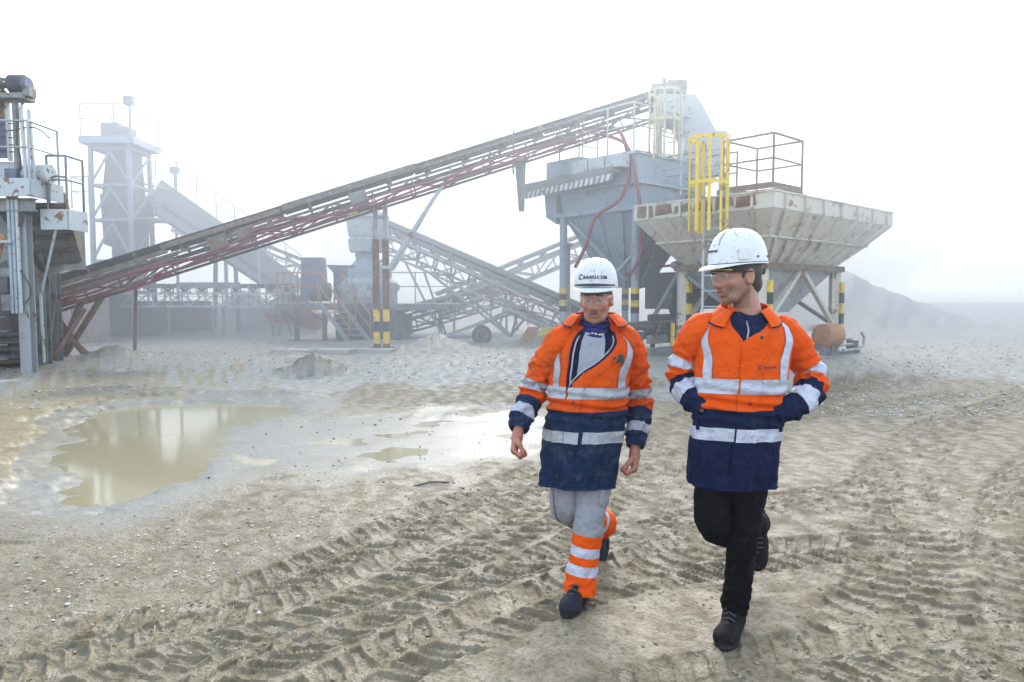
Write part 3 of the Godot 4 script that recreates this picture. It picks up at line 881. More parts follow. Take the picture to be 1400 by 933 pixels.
func make_main_conveyor() -> void:
	var a := V(-10.75, 1.16, 16.2)
	var b := V(4.05, 6.42, 19.5)
	var ax := (b - a).normalized()
	var side := ax.cross(Vector3.UP).normalized()
	var up := side.cross(ax).normalized()
	if side.z < 0: side = -side
	var t := thing("belt_conveyor", "long inclined lattice belt conveyor climbing from the left station to the blue hopper", "conveyor", V(-3.3, 0.3, 18.0))
	conveyor(t, a, b, {"wide": 0.85, "high": 0.36, "bay": 0.98, "m": M.girder, "m2": M.rust, "chord": 0.06})
	# side boards: closed skirt on the lower third, a cover half way, drip plates
	var f := side * 0.46
	for q in [[0.0, 0.20, 0.46, 0.07], [0.19, 0.365, 0.58, 0.08], [0.365, 0.575, 0.61, 0.09], [0.575, 0.80, 0.56, 0.045], [0.80, 0.985, 0.56, 0.045]]:
		var p0: Vector3 = a.lerp(b, q[0] + 0.003) + f + up * q[2]
		var p1: Vector3 = a.lerp(b, q[1]) + f + up * q[2]
		beam(t, "skirt_board", p0, p1, 0.02, q[3] * 1.35, M.mud if q[0] < 0.3 else M.girder, up)
		beam(t, "skirt_board", p0 - f * 2, p1 - f * 2, 0.02, q[3] * 1.35, M.mud if q[0] < 0.3 else M.girder, up)
	beam(t, "skirt_board", a.lerp(b, 0.0) + f * 1.06 + up * 0.26, a.lerp(b, 0.205) + f * 1.06 + up * 0.26, 0.02, 0.08, M.rust, up)
	beam(t, "dust_cover", a.lerp(b, 0.37) + up * 0.68, a.lerp(b, 0.575) + up * 0.68, 0.95, 0.03, M.girder, up)
	for q in [0.255, 0.295, 0.465]:
		var p := a.lerp(b, q) + f * 1.03
		plate(t, "side_plate", [p + up * 0.12, p + ax * 0.42 + up * 0.12, p + ax * 0.42 + up * 0.46, p + up * 0.46], 0.02, M.mud if q < 0.4 else M.grey)
	beam(t, "warning_plate", a.lerp(b, 0.455) + f * 1.05 + up * 0.03, a.lerp(b, 0.47) + f * 1.05 + up * 0.03, 0.012, 0.09, M.yellow, up)
	# striped double post under the middle
	var foot := V(-3.3, 0.30, 18.1)
	for s in [-1, 1]:
		var x: Vector3 = foot + Vector3(s * 0.12, 0, -s * 0.02)
		var yl := 0.0
		for k in [[0.0, 0.12, M.rust], [0.12, 0.42, M.yellow], [0.42, 0.68, M.dark], [0.68, 0.98, M.yellow], [0.98, 2.75, M.rust], [2.75, 3.62, M.galv]]:
			beam(t, "post", x + Vector3.UP * k[0], x + Vector3.UP * k[1], 0.15 if k[2] != M.galv else 0.11, 0.13, k[2], Vector3.BACK)
	block(t, "post_foot", foot + Vector3(0, 0.01, 0), Vector3(0.62, 0.04, 0.4), M.dark)
	for y in [2.2, 2.72, 3.3]: beam(t, "post_tie", foot + Vector3(-0.15, y, 0), foot + Vector3(0.15, y, 0), 0.06, 0.07, M.galv)
	for s in [-1, 1]:
		var top: Vector3 = a.lerp(b, 0.605) + side * s * 0.42
		angle(t, "strut", foot + Vector3(0.26, 2.02, s * 0.3), top, 0.085, M.pale)
	beam(t, "strut_tie", foot + Vector3(0.1, 2.03, 0.3), foot + Vector3(0.3, 2.03, 0.3), 0.06, 0.08, M.pale)
	beam(t, "strut_tie", foot + Vector3(0.26, 2.02, -0.32), foot + Vector3(0.26, 2.02, 0.32), 0.06, 0.08, M.pale)
	# legs at the tail end
	for q in [[0.028, -9.9, 16.6], [0.07, -10.25, 16.1], [0.10, -10.2, 16.2]]:
		beam(t, "leg", a.lerp(b, q[0]) + side * 0.38, V(q[1], 0.2, q[2]), 0.1, 0.1, M.rust)
	beam(t, "leg", a.lerp(b, 0.13) - side * 0.38, V(-9.2, 0.25, 17.4), 0.07, 0.07, M.rust)
	# drip chute hanging under the upper part
	var h0 := a.lerp(b, 0.735) + side * 0.3
	loft_part(t, "drip_chute", [h0 + Vector3(-0.02, -1.25, 0), h0 + Vector3(0.12, -1.25, 0), h0 + Vector3(0.12, -1.25, -0.12), h0 + Vector3(-0.02, -1.25, -0.12)], [h0 + Vector3(-0.12, 0, 0), h0 + Vector3(0.16, 0, 0), h0 + Vector3(0.16, 0, -0.4), h0 + Vector3(-0.12, 0, -0.4)], M.grey)
	beam(t, "hanger", h0 + Vector3(-0.16, 0.75, 0.1), h0 + Vector3(-0.16, -0.35, 0.1), 0.05, 0.05, M.grey)
	beam(t, "hanger", h0 + Vector3(-0.75, 0.3, 0.1), h0 + Vector3(-0.75, -0.35, 0.1), 0.05, 0.05, M.grey)
	# head drive: housing, hood and the chute that drops into the blue hopper
	block(t, "drive_housing", V(4.0, 6.98, 19.5), Vector3(0.6, 0.34, 1.0), M.grey, -0.1)
	block(t, "drive_motor", V(4.3, 7.06, 19.1), Vector3(0.5, 0.3, 0.4), M.grey, -0.1)
	pipe(t, "drive_stub", V(3.98, 7.1, 19.1), V(3.98, 7.3, 19.1), 0.06, M.grey)
	var z0 := 18.95
	prism(t, "head_hood", [V(3.8, 6.86, z0), V(4.75, 6.86, z0), V(4.95, 6.6, z0), V(5.65, 5.3, z0), V(4.95, 4.9, z0), V(4.6, 5.75, z0), V(4.3, 6.25, z0), V(3.8, 6.3, z0)], Vector3(0, 0, -1.0), M.galv)
	prism(t, "hood_throat", [V(4.55, 5.9, z0 - 0.1), V(5.6, 5.9, z0 - 0.1), V(5.3, 4.6, z0 - 0.1), V(4.3, 4.6, z0 - 0.1)], Vector3(0, 0, -0.8), M.galv)
	# red cables tied along the bottom chord
	var c := thing("red_cable_bundle", "bundle of sagging red cables tied along the long conveyor's underside", "cable", a)
	var g := side * 0.5
	for k in 4:
		var pts := []
		for i in 15:
			var s := 0.03 + 0.80 * i / 14.0
			var sag := 0.10 * sin(i * 1.9 + k * 1.4) * (1.0 - 0.5 * s) - (0.22 * sin(PI * clampf((s - 0.03) / 0.16, 0, 1)) if k < 2 else 0.0)
			pts.append(a.lerp(b, s) + g * (1.0 + 0.05 * k) + up * (0.02 + 0.05 * k + sag * 0.55))
		if k == 0: pts[0] = V(-10.75, 1.35, 15.6)
		elif k == 1: pts[0] = V(-10.7, 1.25, 15.6)
		tube(c, "cable", pts, 0.027, M.hose, 5, 7)
	var lp := a.lerp(b, 0.33) + g * 1.1
	tube(c, "cable", [lp + ax * 1.3 + up * 0.12, lp + ax * 0.5 + up * 0.40, lp - ax * 0.1 + up * 0.42, lp - ax * 0.25 + up * 0.30, lp + up * 0.3, lp + ax * 0.8 + up * 0.3, lp + ax * 1.6 + up * 0.1], 0.025, M.hose, 6, 7)
	var d := thing("red_cable_drop", "red cable dropping from the conveyor head down the blue hopper", "cable", V(3.0, 3.0, 17.6))
	tube(d, "cable", [a.lerp(b, 0.82) + g + up * 0.1, a.lerp(b, 0.885) + g + up * 0.12, V(2.72, 5.55, 17.9), V(2.8, 4.6, 17.4), V(2.6, 3.95, 17.35), V(2.05, 3.55, 17.6), V(1.85, 2.9, 17.9), V(1.6, 2.35, 18.2)], 0.045, M.hose, 6, 8)
	tube(d, "cable", [a.lerp(b, 0.87) + g * 1.1, V(2.78, 5.3, 17.7), V(2.95, 4.4, 17.2), V(3.02, 3.6, 17.0), V(3.03, 2.6, 17.0), V(2.8, 2.1, 17.2)], 0.04, M.hose, 6, 8)
	tube(d, "cable", [V(3.05, 2.75, 17.1), V(3.5, 2.35, 17.2), V(4.2, 2.4, 17.1), V(4.9, 2.3, 17.0)], 0.03, M.hose, 6, 8)

# plan axes shared by both hoppers: u runs right and back, v left and back
func hop(u: float, v: float, y: float) -> Vector3:
	return V(5.06 + 0.748 * u - 0.664 * v, y, 14.0 + 0.664 * u + 0.748 * v)

func blu(u: float, v: float, y: float) -> Vector3:
	return V(3.0 + 0.748 * u - 0.664 * v, y, 17.5 + 0.664 * u + 0.748 * v)

# sloping walls between two level rectangles, one plate a side, with ribs down their outside
func funnel(t: Node3D, f: Callable, lo: Array, yl: float, hi: Array, yh: float, m: Material, called: String, ribs: Array, rib_m: Material) -> void:
	var a := [f.call(lo[0], lo[2], yl), f.call(lo[1], lo[2], yl), f.call(lo[1], lo[3], yl), f.call(lo[0], lo[3], yl)]
	var b := [f.call(hi[0], hi[2], yh), f.call(hi[1], hi[2], yh), f.call(hi[1], hi[3], yh), f.call(hi[0], hi[3], yh)]
	var mid := Vector3.ZERO
	for p in a + b: mid += p / 8.0
	for i in 4:
		var j := (i + 1) % 4
		plate(t, called, [a[i], a[j], b[j], b[i]], 0.02, m)
		var n: Vector3 = (a[j] - a[i]).cross(b[i] - a[i]).normalized()
		if n.dot((a[i] + b[j]) * 0.5 - mid) < 0: n = -n
		for k in ribs[i]:
			var s: float = (k + 0.5) / float(ribs[i])
			beam(t, "rib", a[i].lerp(a[j], s) + n * 0.035, b[i].lerp(b[j], s) + n * 0.035, 0.06, 0.07, rib_m, n)

func ring(t: Node3D, f: Callable, r: Array, y: float, w: float, h: float, m: Material, called: String) -> void:
	var a := [f.call(r[0], r[2], y), f.call(r[1], r[2], y), f.call(r[1], r[3], y), f.call(r[0], r[3], y)]
	for i in 4: beam(t, called, a[i], a[(i + 1) % 4], w, h + 0.004 * i, m)

func make_feed_hopper() -> void:
	var t := thing("feed_hopper", "large cream steel feed hopper with ribbed sloping walls on four posts", "hopper", V(6.6, 0.23, 16.6))
	var c: Material = M.cream
	var rim := [0.0, 5.8, 0.0, 3.4]
	var low := [0.9, 4.3, 0.7, 2.7]
	var mid := [0.42, 5.1, 0.33, 3.05]
	var a := [hop(0, 0, 3.34), hop(5.8, 0, 3.34), hop(5.8, 3.4, 3.34), hop(0, 3.4, 3.34)]
	for i in 4:
		var p: Vector3 = a[i]
		var q: Vector3 = a[(i + 1) % 4]
		plate(t, "rim_plate", [p, q, q + Vector3(0, 0.32, 0), p + Vector3(0, 0.32, 0)], 0.03, c)
		beam(t, "rim_edge", p + Vector3(0, 0.33, 0), q + Vector3(0, 0.33, 0), 0.07, 0.03 + 0.003 * i, c)
		var n: Vector3 = (q - p).cross(Vector3.UP).normalized()
		var kn: int = [7, 4, 7, 4][i]
		for k in kn:
			var s := (k + 0.5) / float(kn)
			beam(t, "rim_rib", p.lerp(q, s) - n * -0.04, p.lerp(q, s) + Vector3(0, 0.3, 0) + n * 0.04, 0.05, 0.06, c, n)
	funnel(t, hop, mid, 2.84, rim, 3.34, c, "upper_wall", [7, 4, 7, 4], c)
	ring(t, hop, mid, 2.83, 0.13, 0.035, c, "flange")
	funnel(t, hop, low, 2.34, mid, 2.82, c, "lower_wall", [9, 5, 9, 5], c)
	ring(t, hop, [0.8, 4.45, 0.6, 2.8], 2.26, 0.14, 0.13, M.mud, "ring_beam")
	funnel(t, hop, [2.0, 3.2, 1.3, 2.1], 1.25, [0.95, 4.25, 0.75, 2.65], 2.2, M.pale, "outlet_wall", [0, 0, 0, 0], c)
	# rust-stained lip where the loader tips
	for k in 6:
		var s := 0.35 + k * 0.5
		var e := hop(-0.02, s, 3.42 + 0.05 * sin(k * 2.3))
		plate(t, "lip_patch", [e, hop(-0.02, s + 0.44, 3.4), hop(-0.02, s + 0.42, 3.6 + 0.05 * sin(k * 1.7)), hop(-0.02, s + 0.03, 3.62)], 0.045, M.mud if k % 2 else M.rust)
	for q in [[0.9, 0.7], [4.3, 0.7], [4.3, 2.7], [0.9, 2.7]]:
		ibeam(t, "post", hop(q[0], q[1], 0.2), hop(q[0], q[1], 2.2), 0.2, 0.2, M.cream, Vector3.BACK)
		block(t, "base_plate", hop(q[0], q[1], 0.22), Vector3(0.42, 0.04, 0.42), M.dark, 0.725)
		for k in 6:
			var y := 0.45 + k * 0.25
			beam(t, "hazard_band", hop(q[0] + 0.05, q[1] - 0.16, y), hop(q[0] + 0.05, q[1] - 0.16, y + 0.25), 0.15, 0.06, M.yellow if k % 2 else M.black, hop(0, -1, 0) - hop(0, 0, 0))
	for v in [0.7, 2.7]:
		beam(t, "tie_beam", hop(0.9, v, 0.9), hop(4.3, v, 0.9), 0.12, 0.15, M.cream)
		for s in [-1, 1]:
			beam(t, "brace", hop(2.6 + s * 0.1, v, 2.16), hop(2.6 + s * 1.6, v, 0.98), 0.1, 0.1, M.cream)
	for u in [0.9, 4.3]:
		beam(t, "tie_beam", hop(u, 0.7, 0.36), hop(u, 2.7, 0.36), 0.12, 0.15, M.grey)
		beam(t, "brace", hop(u, 0.75, 0.95), hop(u, 2.6, 2.1), 0.09, 0.09, M.grey)
	# walkway and railed stand over the hopper
	var w := thing("walkway", "brown edged walkway with railed stand above the cream hopper", "walkway", hop(2.5, 1.6, 3.9))
	for k in 4: block(w, "deck_plank", hop(2.05 + 0.35 * k, 1.6, 3.98), Vector3(0.34, 0.05, 1.2), M.rust, 0.725 + PI * 0.0)
	for s in [[1.87, 1.0, 3.27, 1.0], [3.27, 1.0, 3.27, 2.2], [1.87, 1.0, 1.87, 5.0]]:
		beam(w, "edge_beam", hop(s[0], s[1], 3.9), hop(s[2], s[3], 3.9), 0.06, 0.17, M.rust)
	for k in 7: plate(w, "deck_plank", [hop(1.9, 2.2 + k * 0.4, 3.97), hop(2.6, 2.2 + k * 0.4, 3.97), hop(2.6, 2.57 + k * 0.4, 3.97), hop(1.9, 2.57 + k * 0.4, 3.97)], 0.04, M.rust)
	railing(w, [hop(1.9, 2.3, 4.02), hop(1.9, 1.05, 4.02), hop(3.22, 1.05, 4.02), hop(3.22, 2.2, 4.02), hop(1.95, 2.25, 4.02)], 1.2, M.rust, 0.026, 1.5, true)
	railing(w, [hop(1.9, 4.9, 4.0), hop(1.9, 2.4, 4.0)], 1.1, M.galv, 0.024, 0.85, false)
	railing(w, [hop(2.65, 5.0, 4.0), hop(2.65, 2.4, 4.0)], 1.1, M.rust, 0.022, 1.2, false)
	for q in [[0.6, 1.9], [5.2, 1.9], [0.6, 3.0], [5.2, 3.0]]: pass
	for v in [1.2, 2.1]: beam(w, "support_beam", hop(0.0, v, 3.74), hop(5.8, v, 3.74), 0.12, 0.12, M.grey)
	for v in [1.2, 2.1]:
		for u in [1.95, 3.15]: beam(w, "stub", hop(u, v, 3.78), hop(u, v, 3.96), 0.08, 0.08, M.grey)
	# ladders with safety cages
	cage_ladder("caged_ladder", "tall ladder with bright yellow safety cage against the cream hopper", hop(-0.34, 1.06, 0.3), hop(-0.34, 1.06, 4.72), hop(0, 0.27, 0) - hop(0, 0, 0), hop(-1, 0, 0) - hop(0, 0, 0), 2.9, M.yellow, M.pale)
	cage_ladder("caged_ladder", "taller pale yellow ladder cage rising beside the conveyor head", blu(0.9, -0.35, 3.9), blu(0.9, -0.35, 6.55), hop(0, 0.3, 0) - hop(0, 0, 0), hop(-1, 0, 0) - hop(0, 0, 0), 4.9, M.paleyellow, M.pale)
	# tank and pipework at the right-hand post
	var o := thing("orange_tank", "rusty orange tank lying under the cream hopper's right side", "tank", hop(3.3, 0.4, 0.3))
	lathe(o, "shell", [Vector2(0.001, 0), Vector2(0.2, 0.01), Vector2(0.27, 0.06), Vector2(0.27, 0.62), Vector2(0.2, 0.68), Vector2(0.001, 0.69)], hop(2.95, 0.35, 0.72), M.orange, hop(1, 0, 0) - hop(0, 0, 0), 20)
	for s in [0.15, 0.55]: block(o, "cradle", hop(2.95 + s, 0.35, 0.36), Vector3(0.1, 0.26, 0.4), M.grey, -0.725)
	var k := thing("pipe_stand", "grey pipe fittings clustered at the cream hopper's right post foot", "pipes", hop(4.4, 0.3, 0.2))
	for s in 3:
		pipe(k, "pipe", hop(3.6, 0.15 + s * 0.1, 0.36 + s * 0.12), hop(4.5, 0.15 + s * 0.1, 0.36 + s * 0.12), 0.035, M.galv)
	block(k, "valve", hop(4.45, 0.3, 0.42), Vector3(0.2, 0.28, 0.2), M.dark, 0.7)
	beam(k, "skid", hop(3.2, 0.3, 0.26), hop(4.7, 0.3, 0.26), 0.16, 0.12, M.grey)
	tube(k, "elbow", [hop(4.5, 0.2, 0.4), hop(4.8, 0.2, 0.42), hop(4.85, 0.2, 0.62), hop(4.7, 0.2, 0.74)], 0.035, M.galv)

func cage_ladder(called: String, label: String, a: Vector3, b: Vector3, half: Vector3, out: Vector3, from: float, m: Material, rail_m: Material) -> void:
	var t := thing(called, label, "ladder", a, "caged ladders on the hoppers")
	for s in [-1, 1]: pipe(t, "side_rail", a + half * s, b + half * s, 0.028, rail_m)
	var n := int((b.y - a.y) / 0.3)
	for k in n: pipe(t, "rung", a.lerp(b, (k + 0.5) / n) - half, a.lerp(b, (k + 0.5) / n) + half, 0.014, rail_m)
	var r := 0.38
	var hn := half.normalized()
	var on := out.normalized()
	var c := Vector3(a.x, 0, a.z) + on * 0.3
	var ys := [from + 0.95, b.y]
	for y in ys:
		var pts := []
		for k in 15:
			var an := PI * (k / 14.0 * 1.5 - 0.25)
			pts.append(c + Vector3(0, y, 0) + (hn * cos(an) + on * sin(an)) * r)
		for k in 14: beam(t, "cage_hoop", pts[k], pts[k + 1], 0.012, 0.07, m)
	for k in 7:
		var an := PI * (k / 6.0 * 1.3 - 0.15)
		var p := c + (hn * cos(an) + on * sin(an)) * (r - 0.012)
		beam(t, "cage_bar", p + Vector3(0, from, 0), p + Vector3(0, b.y, 0), 0.06, 0.012, m, (hn * cos(an) + on * sin(an)))
	for s in [-1, 1]: beam(t, "cage_post", a + half * s * 1.05 + Vector3(0, from - a.y, 0) + on * 0.04, Vector3(a.x, b.y, a.z) + half * s * 1.05 + on * 0.04, 0.07, 0.05, m)

func make_blue_hopper() -> void:
	var t := thing("surge_hopper", "blue grey steel hopper on tube legs beneath the conveyor head", "hopper", V(2.9, 0.3, 18.9))
	var s: Material = M.steelblue
	funnel(t, blu, [0.9, 1.7, 0.9, 1.6], 1.85, [0.0, 2.6, 0.0, 2.44], 3.75, s, "funnel_wall", [3, 3, 3, 3], s)
	funnel(t, blu, [0.0, 2.6, 0.0, 2.44], 3.77, [-0.06, 2.66, -0.06, 2.5], 4.35, s, "lower_wall", [0, 0, 0, 0], s)
	funnel(t, blu, [-0.12, 2.75, -0.12, 2.6], 4.37, [-0.12, 2.75, -0.12, 2.6], 5.05, s, "upper_wall", [0, 0, 0, 0], s)
	ring(t, blu, [-0.1, 2.7, -0.1, 2.55], 3.76, 0.12, 0.1, s, "flange")
	ring(t, blu, [-0.12, 2.75, -0.12, 2.6], 4.36, 0.1, 0.05, M.pale, "flange")
	ring(t, blu, [-0.14, 2.77, -0.14, 2.62], 5.06, 0.1, 0.07, M.pale, "rim")
	# stepped box and striped canopy on the left flank
	loft_part(t, "side_box", [blu(-0.2, 1.7, 4.3), blu(-0.2, 2.9, 4.3), blu(1.6, 2.9, 4.3), blu(1.6, 1.7, 4.3)], [blu(-0.2, 1.7, 5.2), blu(-0.2, 2.9, 5.2), blu(1.6, 2.9, 5.2), blu(1.6, 1.7, 5.2)], s)
	loft_part(t, "side_box", [blu(-0.1, 2.62, 3.55), blu(-0.1, 3.0, 3.75), blu(1.5, 3.0, 3.75), blu(1.5, 2.62, 3.55)], [blu(-0.1, 2.62, 4.5), blu(-0.1, 3.1, 4.6), blu(1.5, 3.1, 4.6), blu(1.5, 2.62, 4.5)], s)
	for k in 3: block(t, "guard_box", blu(-0.35, 0.3 + 0.55 * k, 4.86), Vector3(0.3, 0.3, 0.5), M.pale, 0.72)
	var q := []
	prism(t, "canopy", [blu(-0.5, 0.3, 4.62), blu(-0.5, 3.4, 4.48), blu(0.2, 3.4, 4.48), blu(0.2, 0.3, 4.62)], Vector3(0, 0.06, 0), s)
	plate(t, "canopy_edge", [blu(-0.5, 0.3, 4.4), blu(-0.5, 3.4, 4.26), blu(-0.5, 3.4, 4.66), blu(-0.5, 0.3, 4.74)], 0.04, M.grey)
	for k in 17:
		var v := 0.42 + k * 0.175
		var y := 4.39 - 0.045 * v + 0.02
		plate(t, "hazard_stripe", [blu(-0.53, v + 0.09, y), blu(-0.53, v + 0.0, y), blu(-0.53, v + -0.06, y + 0.17), blu(-0.53, v + 0.03, y + 0.17)], 0.012, M.white)
	for p in [[0.0, 0.0], [0.0, 2.44], [2.6, 0.0], [2.6, 2.44]]:
		pipe(t, "leg", blu(p[0], p[1], 0.3), blu(p[0], p[1], 3.76), 0.1, s)
		for k in 4: pipe(t, "hazard_band", blu(p[0], p[1], 1.2 + k * 0.16), blu(p[0], p[1], 1.36 + k * 0.16), 0.106, M.yellow if k % 2 else M.black)
		block(t, "base_plate", blu(p[0], p[1], 0.3), Vector3(0.4, 0.05, 0.4), M.dark, 0.7)
	pipe(t, "brace", blu(0.0, 2.2, 3.6), blu(0.4, 0.6, 2.0), 0.05, s)
	pipe(t, "brace", blu(0.0, 0.1, 2.6), blu(0.0, 2.3, 0.8), 0.05, s)
	pipe(t, "brace", blu(-0.2, -0.3, 0.5), blu(0.3, -1.3, 2.55), 0.055, M.grey)
	railing(t, [blu(2.6, 0.0, 5.1), blu(-0.1, 0.0, 5.1), blu(-0.1, 2.5, 5.1), blu(1.4, 2.5, 5.1)], 1.15, M.galv, 0.022, 0.9, false)
	railing(t, [blu(4.4, 0.2, 5.1), blu(4.4, 1.6, 5.1), blu(3.0, 1.6, 5.1)], 1.1, M.rust, 0.022, 1.5, false)
	block(t, "upper_deck", blu(3.6, 1.0, 5.06), Vector3(1.6, 0.05, 1.7), M.grey, 0.725)
	for p in [[4.3, 0.3], [4.3, 1.6]]: pipe(t, "deck_post", blu(p[0], p[1], 0.3), blu(p[0], p[1], 5.04), 0.06, s)
	# dark feeder and engine under the hopper
	var e := thing("engine_unit", "dark diesel engine and feeder set under the blue hopper", "engine", V(4.1, 0.3, 18.4))
	block(e, "engine_block", blu(1.5, -0.3, 1.75), Vector3(1.7, 0.9, 1.0), M.dark, 0.725)
	block(e, "radiator", blu(2.6, -0.4, 1.8), Vector3(0.25, 1.0, 0.95), M.grey, 0.725)
	block(e, "control_box", blu(1.3, -0.86, 1.95), Vector3(0.3, 0.3, 0.12), M.pale, 0.725)
	for k in 5: pipe(e, "manifold", blu(0.9 + k * 0.28, -0.84, 1.6), blu(0.9 + k * 0.28, -0.84, 2.15), 0.05, M.dark)
	lathe(e, "flywheel", [Vector2(0.001, 0), Vector2(0.42, 0), Vector2(0.42, 0.12), Vector2(0.001, 0.12)], blu(0.5, -0.9, 1.5), M.dark, blu(0, -1, 0) - blu(0, 0, 0), 22)
	tube(e, "exhaust", [blu(0.3, -0.9, 2.35), blu(1.4, -0.9, 2.5), blu(2.6, -0.9, 2.5), blu(2.9, -0.9, 2.35), blu(2.95, -0.9, 1.8), blu(2.95, -0.9, 1.0)], 0.09, M.galv)
	beam(e, "skid", blu(-0.6, -0.9, 0.62), blu(3.6, -0.9, 0.62), 0.14, 0.2, M.grey)
	beam(e, "skid", blu(-0.6, 0.4, 0.62), blu(3.6, 0.4, 0.62), 0.14, 0.2, M.grey)
	beam(e, "upper_rail", blu(-0.6, -0.9, 1.12), blu(3.6, -0.9, 1.12), 0.1, 0.16, M.dark)
	for k in 9: pipe(e, "roller", blu(-0.4 + k * 0.45, -0.95, 0.9), blu(-0.4 + k * 0.45, 0.45, 0.9), 0.09, M.dark)
	for k in 8: angle(e, "lattice", blu(-0.5 + k * 0.5, -0.97, 0.66), blu(-0.25 + k * 0.5, -0.97, 1.1), 0.05, M.rust)
	for k in 4: beam(e, "stand", blu(-0.4 + k * 1.25, -0.85, 0.25), blu(-0.4 + k * 1.25, -0.85, 0.55), 0.1, 0.1, M.dark)
	beam(e, "ground_beam", blu(-0.9, -1.1, 0.36), blu(2.2, -1.1, 0.36), 0.16, 0.18, M.grey)
	beam(e, "marker_post", blu(0.0, -1.12, 0.3), blu(0.0, -1.12, 1.0), 0.1, 0.08, M.yellow)

func wheel(t: Node3D, c: Vector3, r: float, axis: Vector3, rim_m: Material) -> void:
	var o := bunch(t, "wheel")
	var w := r * 0.42
	lathe(o, "tyre", [Vector2(r * 0.55, -w * 0.45), Vector2(r * 0.9, -w * 0.5), Vector2(r, -w * 0.3), Vector2(r, w * 0.3), Vector2(r * 0.9, w * 0.5), Vector2(r * 0.55, w * 0.45)], c, M.rubber, axis, 24)
	lathe(o, "rim", [Vector2(0.01, -w * 0.3), Vector2(r * 0.3, -w * 0.35), Vector2(r * 0.56, -w * 0.47), Vector2(r * 0.56, w * 0.47), Vector2(r * 0.3, w * 0.35), Vector2(0.01, w * 0.3)], c, rim_m, axis, 20)

